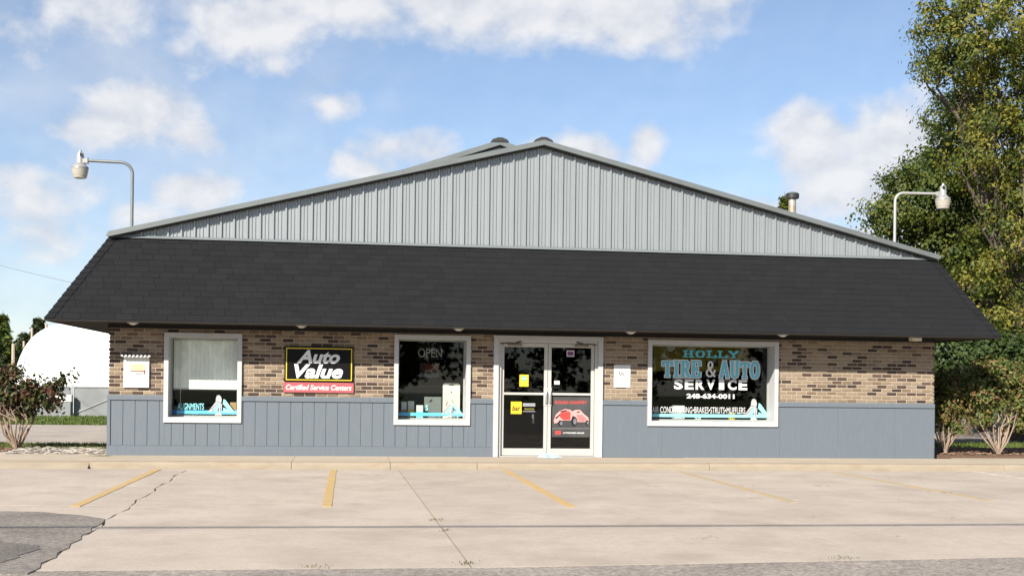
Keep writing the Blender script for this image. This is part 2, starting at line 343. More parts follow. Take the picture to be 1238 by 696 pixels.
def slab_text(body, x0, x1, z0, z1, y, sw, grow=0.0, hs=1.0):
    """stroke lettering; sw = stroke width in metres, grow widens it for an outline"""
    tot = sum(GL[c][0] + 0.10 for c in body) - 0.10
    k = (x1 - x0) / tot; H = z1 - z0
    mb = MB(); x = x0; q = 0
    for c in body:
        w, strokes = GL[c]
        for st in strokes:
            P = [Vector((x + a * k, z0 + b * H)) for a, b in st]
            for i in range(len(P) - 1):
                a, b = P[i], P[i + 1]; d = b - a
                if d.length < 1e-6: continue
                d.normalize(); n = Vector((-d.y, d.x))
                hw = sw * 0.5 * (hs if abs(d.x) > abs(d.y) * 1.2 else 1.0) + grow
                e = grow if (len(P) == 2) else hw * 0.45
                a2 = a - d * e; b2 = b + d * e; q += 1; yy = y - 0.00006 * (q % 9)
                vs = [a2 - n * hw, b2 - n * hw, b2 + n * hw, a2 + n * hw]
                mb.add([(p.x, yy, p.y) for p in vs], [(0, 1, 2, 3)])
        x += (w + 0.10) * k
    return mb

# leaves ------------------------------------------------------------
def leaves_mesh(name, P, N, size, cols, material, elong=1.7, fold=0.18, seed=1):
    r = np.random.default_rng(seed); n = len(P)
    N = N + r.normal(0, 0.55, (n, 3)); N /= np.linalg.norm(N, axis=1)[:, None] + 1e-9
    A = r.normal(0, 1, (n, 3)); A[:, 2] -= 0.5
    A -= N * (A * N).sum(1)[:, None]; A /= np.linalg.norm(A, axis=1)[:, None] + 1e-9
    B = np.cross(N, A)
    S = size * r.uniform(0.55, 1.3, n)
    L = (S * elong * 0.5)[:, None]; Wd = (S * 0.5)[:, None]; Fo = (S * fold)[:, None]
    V = np.empty((n, 4, 3))
    V[:, 0] = P - A * L; V[:, 1] = P + B * Wd + N * Fo; V[:, 2] = P + A * L; V[:, 3] = P - B * Wd + N * Fo
    me = bpy.data.meshes.new(name)
    me.vertices.add(n * 4); me.vertices.foreach_set('co', V.reshape(-1))
    idx = np.arange(n)[:, None] * 4
    tri = np.concatenate([idx + [0, 1, 2], idx + [0, 2, 3]], 1).reshape(-1).astype(np.int32)
    me.loops.add(n * 6); me.loops.foreach_set('vertex_index', tri)
    me.polygons.add(n * 2); me.polygons.foreach_set('loop_start', np.arange(0, n * 6, 3, dtype=np.int32))
    at_ = me.attributes.new('leafcol', 'FLOAT_COLOR', 'FACE')
    C = np.ones((n, 4)); C[:, :3] = cols
    at_.data.foreach_set('color', np.repeat(C, 2, axis=0).reshape(-1))
    me.materials.append(material); me.update(); me.validate()
    return me

def crown_points(blobs, nleaf, clump_r, per, r, shell=0.5, flat=0.8):
    """blobs: (cx,cy,cz,rx,ry,rz); leaves gathered in clumps spread through the volume, denser outside"""
    vol = np.array([b[3] * b[4] * b[5] for b in blobs]) ** 0.8; vol /= vol.sum()
    P = []; N = []; C = []
    for b, w in zip(blobs, vol):
        nc = max(3, int(nleaf * w / per))
        d = r.normal(0, 1, (nc, 3)); d /= np.linalg.norm(d, axis=1)[:, None]
        rad = shell + (1 - shell) * r.random(nc) ** 0.7
        rad *= 1 + 0.16 * np.sin(d[:, 0] * 5 + b[0] * 3) * np.cos(d[:, 2] * 6 + b[2])
        c = np.array(b[:3]) + d * rad[:, None] * np.array(b[3:])
        for k in range(nc):
            m = int(per * r.uniform(0.5, 1.5))
            cr = clump_r * r.uniform(0.6, 1.4)
            q = r.normal(0, 1, (m, 3)) * np.array([cr, cr, cr * flat]) * 0.55
            P.append(c[k] + q); o = q / (cr + 1e-6) + d[k] * 0.9 + np.array([0, 0, 0.35]); N.append(o)
            C.append(np.full(m, r.random()))
        if nc: pass
    return np.concatenate(P), np.concatenate(N), np.concatenate(C)

def palette(cl, pal, r, mixin=0.22):
    pal = np.array(pal); n = len(cl)
    t = np.clip(cl + r.normal(0, mixin, n), 0, 0.999) * (len(pal) - 1)
    i = t.astype(int); f = (t - i)[:, None]
    c = pal[i] * (1 - f) + pal[np.minimum(i + 1, len(pal) - 1)] * f
    return c * r.uniform(0.8, 1.35, n)[:, None]

M_BARK = mat('bark', (0.10, 0.080, 0.062), 0.95, 0.25, 8, 0.7, 30, stretch=(4, 4, 1))
M_STEM = mat('pale_stem_bark', (0.30, 0.23, 0.175), 0.9, 0.2, 12, 0.5, 40, stretch=(4, 4, 1))
M_LEAF = leafmat('leaf', 0.42)
M_LEAFD = leafmat('leaf_dense', 0.22)

def limb_path(a, b, r, n=6, sag=0.12):
    a = Vector(a); b = Vector(b); L = (b - a).length; pts = []
    for i in range(n + 1):
        t = i / n
        p = a.lerp(b, t); p.z += math.sin(t * math.pi) * L * sag * 0.5
        if 0 < i < n: p += Vector(r.normal(0, L * 0.022, 3))
        pts.append(p)
    return pts

def tree(name, base, height, tr, blobs, nleaf, leaf, pal, label, cat='tree', group=None, clump=0.5, per=45, seed=1, limbs=26, lean=(0, 0), shell=0.45, material=None, elong=1.7, bark=None):
    r = np.random.default_rng(seed)
    root = empty(name, base); tag(root, label, cat, group)
    mb = MB(); b0 = Vector(base); top = b0 + Vector((lean[0], lean[1], height))
    tp = limb_path(b0, top, r, 8, 0.0); rad = [tr * (1 - 0.86 * (i / 8) ** 0.8) for i in range(9)]; rad[0] *= 1.35
    mb.tube(tp, rad, 9)
    P, N, C = crown_points(blobs, nleaf, clump, per, r, shell)
    pick = r.choice(len(P), limbs)
    for k in pick:
        e = Vector(P[k]); t = min(0.92, max(0.18, ((e.z - b0.z) / height) * r.uniform(0.45, 0.8)))
        s = tp[int(t * 8)]; rr = tr * (1 - 0.8 * t) * 0.5
        path = limb_path(s, e, r, 6, 0.12); mb.tube(path, [rr * (1 - 0.85 * i / 6) for i in range(7)], 6)
        for _ in range(3):
            e2 = Vector(P[r.integers(len(P))]); e2 = path[4].lerp(e2, min(1, 1.6 / max(0.1, (e2 - path[4]).length)))
            mb.tube([path[3 + _ % 3], path[4].lerp(e2, 0.5) + Vector(r.normal(0, .06, 3)), e2], [rr * .4, rr * .25, rr * .08], 5)
    mb.obj('trunk', bark or M_BARK, root)
    me = leaves_mesh('crown', P, N, leaf, palette(C, pal, r), material or M_LEAF, elong, seed=seed + 5)
    link('crown', me, root)
    return root

# ================================================================== THE SETTING
ZL = -0.12           # parking lot level; the sidewalk top is z = 0
def asphalt(name, c, agg=0.35, s=70):
    m = bpy.data.materials.new(name); m.use_nodes = True; t = m.node_tree; b = t.nodes['Principled BSDF']; b.inputs['Roughness'].default_value = 0.92; b.inputs['Specular IOR Level'].default_value = 0.25
    tcn = t.nodes.new('ShaderNodeTexCoord')
    v = t.nodes.new('ShaderNodeTexVoronoi'); v.inputs['Scale'].default_value = s; t.links.new(tcn.outputs['Object'], v.inputs['Vector'])
    n = t.nodes.new('ShaderNodeTexNoise'); n.inputs['Scale'].default_value = 1.1; n.inputs['Detail'].default_value = 8; t.links.new(tcn.outputs['Object'], n.inputs['Vector'])
    sp = t.nodes.new('ShaderNodeSeparateColor'); t.links.new(v.outputs['Color'], sp.inputs[0])
    r = t.nodes.new('ShaderNodeMapRange'); t.links.new(sp.outputs[0], r.inputs[0]); r.inputs[3].default_value = 1 - agg; r.inputs[4].default_value = 1 + agg
    r2 = t.nodes.new('ShaderNodeMapRange'); t.links.new(n.outputs[0], r2.inputs[0]); r2.inputs[1].default_value = .3; r2.inputs[2].default_value = .7; r2.inputs[3].default_value = .85; r2.inputs[4].default_value = 1.15
    mm = t.nodes.new('ShaderNodeMath'); mm.operation = 'MULTIPLY'; t.links.new(r.outputs[0], mm.inputs[0]); t.links.new(r2.outputs[0], mm.inputs[1])
    h = t.nodes.new('ShaderNodeHueSaturation'); h.inputs['Color'].default_value = (*c, 1); t.links.new(mm.outputs[0], h.inputs['Value']); t.links.new(h.outputs[0], b.inputs['Base Color'])
    bp = t.nodes.new('ShaderNodeBump'); bp.inputs['Strength'].default_value = .6; bp.inputs['Distance'].default_value = .008; t.links.new(v.outputs['Distance'], bp.inputs['Height']); t.links.new(bp.outputs[0], b.inputs['Normal'])
    return m
M_ROADA = asphalt('worn_asphalt', (0.25, 0.22, 0.19), .34, 38)
M_PATCH = asphalt('grey_asphalt', (0.20, 0.178, 0.156), .34, 38)
M_SEAL = asphalt('sealed_asphalt', (0.135, 0.121, 0.108), .25, 45)
M_DRIVE = asphalt('pale_drive', (0.33, 0.29, 0.25), .15, 30)
M_GRASS = mat('grass_ground', (0.062, 0.085, 0.022), 0.95, 0.3, 2.5, 0.8, 60, dirt=((0.15, 0.125, 0.05), 0.8, 0.5, 0.8, 0.5))
M_MULCH = mat('mulch', (0.115, 0.072, 0.048), 0.95, 0.35, 25, 0.8, 60)

g = MB(); g.slab([(-400, -200), (400, -200), (400, 900), (-400, 900)], -0.9, -0.30)
struct(g.obj('ground', M_GRASS), 'grassy ground stretching away behind the shop', 'ground')
g = MB(); g.slab([(-120, 2.0), (-8.05, 2.0), (-8.05, 120), (-120, 120)], -0.28, -0.075)
struct(g.obj('lawn', M_GRASS), 'strip of lawn beside the white dome', 'lawn')
g = MB(); g.slab([(9, 2.0), (120, 2.0), (120, 120), (9, 120)], -0.28, -0.075)
struct(g.obj('lawn', M_GRASS), 'grass under the trees right of the shop', 'lawn')
g = MB(); g.slab([(-120, 4.9), (-9.0, 4.9), (-9.0, 17.0), (-120, 17.0)], -0.27, -0.055)
struct(g.obj('side_road', M_DRIVE), 'pale side road running past the left end of the shop', 'road')
g = MB(); g.slab([(13, 8.2), (120, 7.2), (120, 17.5), (13, 17.5)], -0.27, -0.055)
struct(g.obj('side_drive', M_PATCH), 'grey drive behind the shrubs at the right', 'road')

# parking lot: bed, then single concrete slabs with open joints
lot = MB().slab([(-60, -14.2), (60, -14.2), (60, -1.80), (-60, -1.80)], -0.5, ZL - 0.05).obj('parking_lot', M_JOINT)
struct(lot, 'concrete parking lot in front of the shop', 'parking lot')
XJ = [(-40, -40), (-17.6, -17.3), (-10.2, -9.95), (-6.50, -6.22), (-2.84, -2.69), (0.93, 1.05), (4.68, 4.75), (8.42, 8.45), (12.2, 12.2), (40, 40)]
def edge_y(x): return -13.41 + 0.077 * max(0, x + 2.3)
def xl(i, y): a, b = XJ[i]; return a + (b - a) * (-1.95 - y) / 11.45
for i in range(len(XJ) - 1):
    rows = [-1.93, -3.80, -8.2, None] if i < 3 else [-1.93, -7.6 if i > 4 else -7.9, None]
    for j in range(len(rows) - 1):
        ya = rows[j]; yb = rows[j + 1]
        gl = 0.008 if i in (3, 4) else 0.004
        gr = 0.008 if i in (2, 3) else 0.004
        gy = 0.016 if i < 3 else 0.0025
        def pt(k, y, off):
            return (xl(k, y) + off, y)
        yt = ya - (gy if j else 0)
        L = []; R = []
        nseg = 14
        ybl = yb if yb is not None else edge_y(xl(i, -13)) ; ybr = yb if yb is not None else edge_y(xl(i + 1, -13))
        rr = random.Random(i * 10 + 3)
        for s in range(nseg + 1):
            t = s / nseg
            y1 = yt + (ybl + gy - yt) * t; y2 = yt + (ybr + gy - yt) * t
            j1 = 0.028 * math.sin(y1 * 3.1 + i) + 0.018 * math.sin(y1 * 7.7 + 2 * i) if i == 3 else 0
            j2 = 0.028 * math.sin(y2 * 3.1 + i + 1) + 0.018 * math.sin(y2 * 7.7 + 2 * (i + 1)) if i + 1 == 3 else 0
            L.append((xl(i, y1) + gl + j1, y1)); R.append((xl(i + 1, y2) - gr + j2, y2))
        dz = random.uniform(-0.002, 0.002)
        mb = MB(); mb.slab(L + R[::-1], ZL - 0.045, ZL + dz)
        link('concrete_slab', mb.mesh('concrete_slab', M_CONC), lot)
road = MB().slab([(-120, -60), (120, -60), (120, -13.41 + 0.077 * 20), (20, edge_y(17)), (6, edge_y(6)), (-2.3, -13.41), (-120, -13.41)], -0.4, ZL - 0.004).obj('road', M_ROADA)
struct(road, 'worn grey asphalt road along the front edge', 'road')
pa = [(-40, -8.3), (-9.2, -8.72), (-8.3, -8.80), (-7.7, -8.92), (-7.2, -9.0), (-6.95, -9.22), (-6.70, -9.36), (-6.48, -9.62), (-6.36, -9.74), (-6.325, -10.0), (-6.31, -10.3), (-6.33, -10.6), (-6.27, -10.9), (-6.30, -11.2), (-6.24, -11.5), (-6.27, -11.8), (-6.22, -12.1), (-6.25, -12.4), (-6.19, -12.7), (-6.24, -13.0), (-6.18, -13.3), (-6.2, -13.6), (-40, -13.6)][::-1]
struct(MB().slab(pa, ZL - 0.02, ZL + 0.006).obj('asphalt_patch', M_PATCH), 'rough grey asphalt patch at the front left of the lot', 'road')
def rough_edge(P, k, amp, seed):
    r = random.Random(seed); o = []
    for a, b in zip(P[:-1], P[1:]):
        n = max(1, min(60, int(math.hypot(b[0] - a[0], b[1] - a[1]) / k)))
        for q in range(n):
            t = q / n; j = amp if q else amp * .4
            o.append((a[0] + (b[0] - a[0]) * t + r.uniform(-j, j), a[1] + (b[1] - a[1]) * t + r.uniform(-j, j)))
    return o + [P[-1]]
pb = rough_edge([(-12, -11.45), (-7.3, -11.55), (-7.0, -11.62), (-6.75, -11.8), (-6.5, -11.95), (-6.45, -12.3), (-6.55, -12.9), (-6.62, -13.3), (-6.75, -13.5)], .09, .035, 4)[::-1] + [(-40, -11.3), (-40, -13.5)]
struct(MB().slab(pb, ZL - 0.02, ZL + 0.011).obj('tar_patch', M_SEAL), 'darker sealed tar patch near the front left corner', 'road')
for k_, (pts_, w_) in enumerate([([(-9.5, -9.3), (-8.2, -9.45), (-7.4, -9.32), (-6.9, -9.4)], .014), ([(-9.5, -10.2), (-7.9, -10.35), (-7.1, -10.25), (-6.5, -10.3)], .011), ([(-8.8, -11.0), (-7.6, -11.1), (-7.0, -10.95), (-6.5, -11.0)], .013)]):
    L_ = rough_edge(pts_, .12, .02, 30 + k_); mb = MB()
    mb.slab([(x, y - w_) for x, y in L_] + [(x, y + w_ * .8) for x, y in L_][::-1], ZL, ZL + 0.0085)
    struct(mb.obj('crack_seal', M_SEAL), ['upper tar sealed crack across the grey asphalt patch', 'middle tar sealed crack across the grey asphalt patch', 'lower tar sealed crack across the grey asphalt patch'][k_], 'crack seal')
# stall lines: five yellow, one white
for k, (x, y0, y1, m_, dx) in enumerate([(-6.97, -2.10, -8.38, M_YELL, 0), (-3.98, -2.0, -8.41, M_YELL, 0), (-0.93, -2.05, -8.5, M_YELL, 0), (2.215, -2.2, -7.92, M_YELLF, 0), (5.10, -2.3, -7.7, M_YELLF, 0.05), (8.02, -2.0, -8.0, M_WLINE, -0.05)]):
    wd = 0.058; mb = MB(); P1 = []; P2 = []
    for s in range(25):
        t = s / 24; y = y0 + (y1 - y0) * t; xx = x + dx * t
        P1.append((xx - wd + random.uniform(-.006, .006), y)); P2.append((xx + wd + random.uniform(-.006, .006), y))
    mb.slab(P1 + P2[::-1], ZL - 0.004, ZL + 0.0055)
    lb = ['bright yellow stall line nearest the left wall end', 'yellow stall line pointing straight at the camera left of the door', 'yellow stall line slanting away just in front of the door', 'faded yellow stall line in front of the big lettered window', 'worn yellow stall line in front of the right brick wall', 'short white stall line at the right edge of the lot'][k]
    struct(mb.obj('stall_line', m_), lb, 'road marking')

# sidewalk and curb, in poured lengths
walk = MB().slab([(-60, -1.70), (60, -1.70), (60, 0.3), (-60, 0.3)], -0.4, -0.05).obj('sidewalk', M_JOINT)
struct(walk, 'concrete sidewalk with curb along the shop front', 'sidewalk')
cuts = [-40, -18, -8.16, -4.72, -2.98, -1.42, 2.9, 8.72, 13, 18, 40]
for a, b in zip(cuts[:-1], cuts[1:]):
    gp = 0.004
    dz = random.uniform(-0.003, 0.003)
    y_in = 0.25 if b < -8.1 or a > 8.3 else -0.032
    MB().slab([(a + gp, -1.60), (b - gp, -1.60), (b - gp, y_in), (a + gp, y_in)], -0.07, dz).obj('sidewalk_slab', M_WALK, walk)
    # curb with rounded nose
    prof = [(-1.605, -0.4), (-1.605, 0.0 + dz), (-1.70, dz), (-1.755, -0.006 + dz), (-1.785, -0.022 + dz), (-1.80, -0.05 + dz), (-1.90, -0.4)]
    if b <= -8.1: prof = [(-1.605, -0.4), (-1.605, 0.0 + dz), (-1.70, dz - .008), (-1.77, -0.03 + dz), (-1.86, -0.075 + dz), (-1.93, -0.12), (-1.95, -0.4)]
    n = len(prof); mb = MB()
    vs = [(a + gp, y, z) for y, z in prof] + [(b - gp, y, z) for y, z in prof]
    fs = [tuple(range(n)), tuple(range(2 * n - 1, n - 1, -1))] + [(i, (i + 1) % n, (i + 1) % n + n, i + n) for i in range(n)]
    fs = [f[::-1] for f in fs]
    mb.add(vs, fs, 0, False); mb.obj('curb_stone', M_CURB, walk)

# ================================================================== THE SHOP
shop = empty('auto_shop_building', (0, 0, 0))
tag(shop, 'low brick auto repair shop with black shingled mansard and grey metal gable', 'building')
HW = 8.2
# openings: outer trim rectangle (x0,x1,z0,z1)
WIN = {'a': (-7.185, -5.748, 0.622, 2.315), 'b': (-2.868, -1.385, 0.610, 2.353), 'c': (2.153, 4.850, 0.630, 2.338)}
DOOR = (-0.932, 1.243, 0.0, 2.372)
OPEN = list(WIN.values()) + [DOOR]

# --- masonry backing with the openings left free (piers, bands above and below)
mb = MB()
xs = [-HW + 0.02]
for o in (WIN['a'], WIN['b'], DOOR, WIN['c']):
    xs += [o[0] + 0.05, o[1] - 0.05]
xs.append(HW - 0.02)
for i in range(0, len(xs), 2): mb.box(xs[i], xs[i + 1], 0.0, 0.30, -0.1, 2.62)
for o in (WIN['a'], WIN['b'], WIN['c']):
    mb.box(o[0] + 0.05, o[1] - 0.05, 0.0, 0.30, -0.1, o[2] + 0.05); mb.box(o[0] + 0.05, o[1] - 0.05, 0.0, 0.30, o[3] - 0.05, 2.62)
mb.box(DOOR[0] + 0.05, DOOR[1] - 0.05, 0.0, 0.30, DOOR[3] - 0.05, 2.62)
wallp = mb.obj('brick_wall', M_MORTAR, shop)
# side and back walls, front section y 0..8
mb = MB(); mb.box(-HW + 0.02, -HW + 0.3, 0.301, 20, -0.1, 4.05); mb.box(HW - 0.3, HW - 0.02, 0.301, 20, -0.1, 4.05); mb.box(-HW + 0.3, HW - 0.3, 19.7, 20, -0.1, 4.05)
mb.obj('side_wall', mat('painted_block', (0.12, 0.13, 0.145), 0.85, 0.08, 4, 0.3, 40), shop)

# --- bricks
BH, BL, ZB = 0.0735, 0.2135, 1.134
bricks = []        # (x0,x1,z0,z1,colour)
for c in range(17):
    z0 = ZB + c * BH + 0.009; z1 = z0 + BH - 0.018
    x = -HW - (0.107 if c % 2 else 0.0)
    while x < HW:
        spans = [(max(x + 0.0085, -HW), min(x + BL - 0.0085, HW))]
        for o in OPEN:
            nsp = []
            for a, b in spans:
                if z1 <= o[2] or z0 >= o[3]: nsp.append((a, b)); continue
                if b <= o[0] or a >= o[1]: nsp.append((a, b)); continue
                if a < o[0] - 0.02: nsp.append((a, o[0] - 0.003))
                if b > o[1] + 0.02: nsp.append((o[1] + 0.003, b))
            spans = nsp
        for a, b in spans:
            if b - a > 0.025:
                zt = z1
                for o in OPEN:
                    if z0 < o[3] < z1 and b > o[0] and a < o[1]: zt = z1
                rr = random.random()
                lf = 0.34 if a < -0.9 else 0.23
                ci = 4 + random.choice((0, 0, 1, 2)) if rr < lf else random.choice((0, 0, 0, 1, 1, 2, 2, 3) if a < -0.9 else (0, 0, 0, 1, 1, 1, 2))
                bricks.append((a, b, z0, zt, ci))
        x += BL
BM = M_TAN + M_DARK
full = [b for b in bricks if abs((b[1] - b[0]) - (BL - 0.017)) < 1e-4]
full.sort(key=lambda b: (b[0] + 3.7) ** 2 + (b[2] - 1.4) ** 2)
single = set(full[:298])
bm_ = []
for ci in range(7):
    w = (BL - 0.017) / 2; h = (BH - 0.018) / 2
    bm_.append(MB().cham(-w, w, -0.011, 0.0, -h, h, 0.0035).mesh('brick', BM[ci]))
rest = MB()
for b in bricks:
    a0, b0, z0, z1, ci = b; pr = random.uniform(-0.002, 0.003)
    if b in single:
        o = link('brick', bm_[ci], wallp, ((a0 + b0) / 2, pr, (z0 + z1) / 2))
        o.rotation_euler = (random.uniform(-.012, .012), random.uniform(-.006, .006), random.uniform(-.012, .012))
    else:
        rest.cham(a0, b0, -0.011 + pr, 0.0, z0, z1, 0.0035, ci)
tag(rest.obj('brickwork', BM, wallp), kind='stuff')
# brick return at the right corner is plain masonry; frieze under the soffit
# --- wainscot
wain = MB()
segs = [(-HW, DOOR[0] + 0.02), (DOOR[1] - 0.02, HW)]
def wcut(a, b, z0, z1):
    out = [(a, b, z0, z1)]
    for o in (WIN['a'], WIN['b'], WIN['c']):
        n = []
        for (p, q, s, t) in out:
            if q <= o[0] or p >= o[1] or t <= o[2]: n.append((p, q, s, t)); continue
            if p < o[0]: n.append((p, o[0] + .02, s, t))
            if q > o[1]: n.append((o[1] - .02, q, s, t))
            n.append((max(p, o[0] + .02), min(q, o[1] - .02), s, min(t, o[2] + .02)))
        out = n
    return [x for x in out if x[1] - x[0] > 0.004 and x[3] - x[2] > 0.004]
wains = []
for a, b in segs:
    wain = MB()
    for (p, q, s, t) in wcut(a, b, -0.05, 1.128): wain.box(p, q, -0.018, -0.001, s, t)
    wains.append(wain.obj('wainscot', M_WAIN, shop))
wainp = wains[0]
pw = 0.2215
x = -HW + 0.055
while x < DOOR[0]:
    for (p, q, s, t) in wcut(x + 0.0045, min(x + pw - 0.0045, DOOR[0] - 0.002), 0.185, 1.035):
        MB().cham(p, q, -0.029, -0.0185, s, t, 0.003).obj('plank', M_WAIN, wainp)
    x += pw
# right of the door: wide smooth sheets
sheets = [DOOR[1] + .002, 2.46, 3.68, 4.90, 6.12, 7.34, HW - 0.002]
for a, b in zip(sheets[:-1], sheets[1:]):
    for (p, q, s, t) in wcut(a + 0.001, b - 0.001, 0.0, 1.035):
        MB().cham(p, q, -0.029, -0.0185, s, t, 0.0015).obj('panel', M_WAIN, wains[1])
for a, b in segs:
    for (p, q, s, t) in wcut(a, b, 1.036, 1.131):
        cr = p
        while cr < q - 0.05:
            e = min(cr + 2.44, q); e = q if q - e < 0.3 else e
            MB().cham(cr + 0.001, e - 0.001, -0.052, -0.0185, s, t, 0.004).obj('cap_rail', M_WAIN, wains[0] if a < -1 else wains[1]); cr = e
MB().cham(-HW - 0.004, DOOR[0] - 0.002, -0.042, -0.0185, -0.03, 0.184, 0.004).obj('base_board', M_WAIN, wainp)
MB().cham(-HW - 0.006, -HW + 0.05, -0.046, -0.0185, 0.186, 1.034, 0.004).obj('corner_trim', M_WAIN, wainp)
mb = MB(); mb.box(-HW - 0.012, -HW - 0.001, -0.04, 6, -0.03, 1.128); mb.obj('side_panel', M_WAIN, wainp)
mb = MB(); mb.box(HW + 0.001, HW + 0.012, -0.02, 6, -0.03, 1.128); mb.obj('side_panel', M_WAIN, wains[1])

# --- mansard
OV, ZE, ZT = 0.90, 2.49, 4.105
EX = HW + 0.945
TX = HW - 0.0
GY = 0.03
def mpt(x, t, off=0.0):
    """point on the front slope; t 0 at the eave .. 1 at the top; off = out of the slope"""
    sl = Vector((0, OV + GY, ZT - ZE)).normalized(); n = Vector((0, -sl.z, sl.y))
    p = Vector((x, -OV + (OV + GY) * t, ZE + (ZT - ZE) * t)); return p + n * off
def hipx(t): return EX + (TX - EX) * t
mb = MB()
A = [mpt(-EX, 0), mpt(EX, 0), mpt(TX, 1), mpt(-TX, 1)]
# deck: front and two side slopes with thickness
mb.add(A, [(0, 1, 2, 3)])
for sg in (-1, 1):
    q = [Vector((sg * EX, -OV, ZE)), Vector((sg * EX, 18, ZE)), Vector((sg * TX, 18, ZT)), Vector((sg * TX, GY, ZT))]
    mb.add(q, [(0, 1, 2, 3) if sg > 0 else (3, 2, 1, 0)])
    q = [Vector((sg * (EX - .02), -OV, ZE + .0)), Vector((sg * (EX - .02), 18, ZE)), Vector((sg * (HW - .1), 18, ZE + .4)), Vector((sg * (HW - .1), 0.1, ZE + .4))]
mans = mb.obj('mansard_roof', M_SHING, shop)
tag(mans, 'black shingled mansard slope')
NC = 14
cand = []
for c in range(NC):
    t0 = c / NC; t1 = (c + 1) / NC + 0.006
    x = -EX - (0.1525 if c % 2 else 0.0) - 0.06 * (c % 3)
    while x < EX:
        ea, eb = hipx(t0) - 0.10, hipx(min(t1, 1)) - 0.10
        a0 = max(x + 0.004, -ea); b0 = min(x + 0.301, ea); a1 = max(x + 0.004, -eb); b1 = min(x + 0.301, eb)
        if b0 - a0 > 0.02 and b1 - a1 > 0.0: cand.append((a0, b0, a1, b1, t0, t1, c))
        x += 0.305
def shingle(mb, s, mi=0):
    a0, b0, a1, b1, t0, t1, c = s; e = random.uniform(0.0065, 0.0105); t1 = min(t1, 1.0)
    j = random.uniform(-0.004, 0.004) / 1.9
    if t0 == 0: j = 0
    v = [mpt(a0, t0 + j, e), mpt(b0, t0 + j, e), mpt(b1, t1, 0.003), mpt(a1, t1, 0.003), mpt(a0, t0 + j, 0.0005), mpt(b0, t0 + j, 0.0005), mpt(b1, t1, 0.0005), mpt(a1, t1, 0.0005)]
    mb.add(v, [(0, 1, 2, 3), (4, 5, 1, 0), (5, 6, 2, 1), (7, 4, 0, 3)], mi)
cand.sort(key=lambda s: (s[0] + s[1]) / 2 if (s[1] - s[0]) > 0.29 else 99)
rest = MB()
for k, s in enumerate(cand):
    if k < 298:
        mb = MB(); shingle(mb, s); mb.obj('shingle', M_SHING, mans)
    else: shingle(rest, s, random.choice((0, 1, 1, 2)))
tag(rest.obj('shingles', M_SHING_B, mans), kind='stuff')
for sg in (-1, 1):                      # hip caps, folded over the corner, lapped upwards
    for c in range(15):
        t0 = c / 15; t1 = min(1, (c + 1.08) / 15)
        f0 = Vector((sg * hipx(t0), mpt(0, t0).y, mpt(0, t0).z)); f1 = Vector((sg * hipx(t1), mpt(0, t1).y, mpt(0, t1).z))
        fr = 0.15
        vs = []
        for f, e in ((f0, 0.030), (f1, 0.014)):
            o = Vector((sg * 0.55, -0.75, 0.42)).normalized() * e
            vs += [f + Vector((-sg * fr, 0, 0)) + Vector((0, -0.87, 0.5)) * (e * 0.75), f + o, f + Vector((0, fr, 0)) + Vector((sg * 0.87, 0, 0.5)) * (e * 0.75)]
        mb = MB(); mb.add(vs, [(0, 1, 4, 3), (1, 2, 5, 4)] if sg > 0 else [(1, 0, 3, 4), (2, 1, 4, 5)])
        lo = [v + Vector((sg * -0.3, 0.6, -0.3)) * 0.03 for v in vs[:3]]
        mb.add(vs[:3] + lo, [(0, 3, 4, 1), (1, 4, 5, 2)])
        mb.obj('hip_shingle', M_SHING, mans)
# eave edge, soffit boards, frieze
mb = MB(); mb.box(-EX + 0.01, EX - 0.01, -OV - 0.012, -OV + 0.02, ZE - 0.035, ZE - 0.002)
for sg in (-1, 1): mb.box(sg * EX - .016, sg * EX + .016, -OV + 0.021, 18, ZE - 0.035, ZE - 0.002)
eave = mb.obj('eave_board', M_DKTRIM, shop)
mb = MB(); mb.box(-EX + .03, EX - .03, -OV + .021, -0.001, ZE - .012, ZE - .004)
for sg in (-1, 1): mb.box(min(sg * (HW + .0), sg * (EX - .03)), max(sg * (HW + .0), sg * (EX - .03)), 0.0, 18, ZE - .012, ZE - .004)
soff = mb.obj('soffit', M_DKTRIM, shop)
y = -OV + 0.024
for k in range(6):
    MB().box(-EX + .035, EX - .035, y, y + 0.136, ZE - 0.024, ZE - 0.013).obj('soffit_board', M_SOFFIT, soff); y += 0.143
for sg in (-1, 1):
    x = HW + 0.004
    for k in range(6):
        a, b = sg * x, sg * (x + 0.142)
        MB().box(min(a, b), max(a, b), 0.001, 18, ZE - 0.024, ZE - 0.013).obj('soffit_board', M_SOFFIT, soff); x += 0.149
MB().box(-HW - .015, HW + .015, -0.030, -0.001, 2.386, ZE - 0.026).obj('frieze_board', M_DKTRIM, shop)
M_LENS = mat('light_lens', (0.62, 0.58, 0.48), 0.4, 0.05, 9)
for k, x in enumerate((-7.66, -4.62, -1.68, 1.66, 4.72)):
    l = MB().lathe([(0.105, 0), (0.105, -0.012), (0.08, -0.02), (0.075, -0.012)], (x, -0.62, ZE - 0.026), 20).obj('soffit_light', M_WHITE, soff)
    l2 = MB().lathe([(0.072, 0.0), (0.06, -0.03), (0.02, -0.04)], (x, -0.62, ZE - 0.034), 16).obj('soffit_lens', M_LENS, soff)
MB().cham(7.42, 7.62, -0.62, -0.45, ZE - 0.10, ZE - 0.026, 0.012).obj('soffit_light', M_LENS, soff)

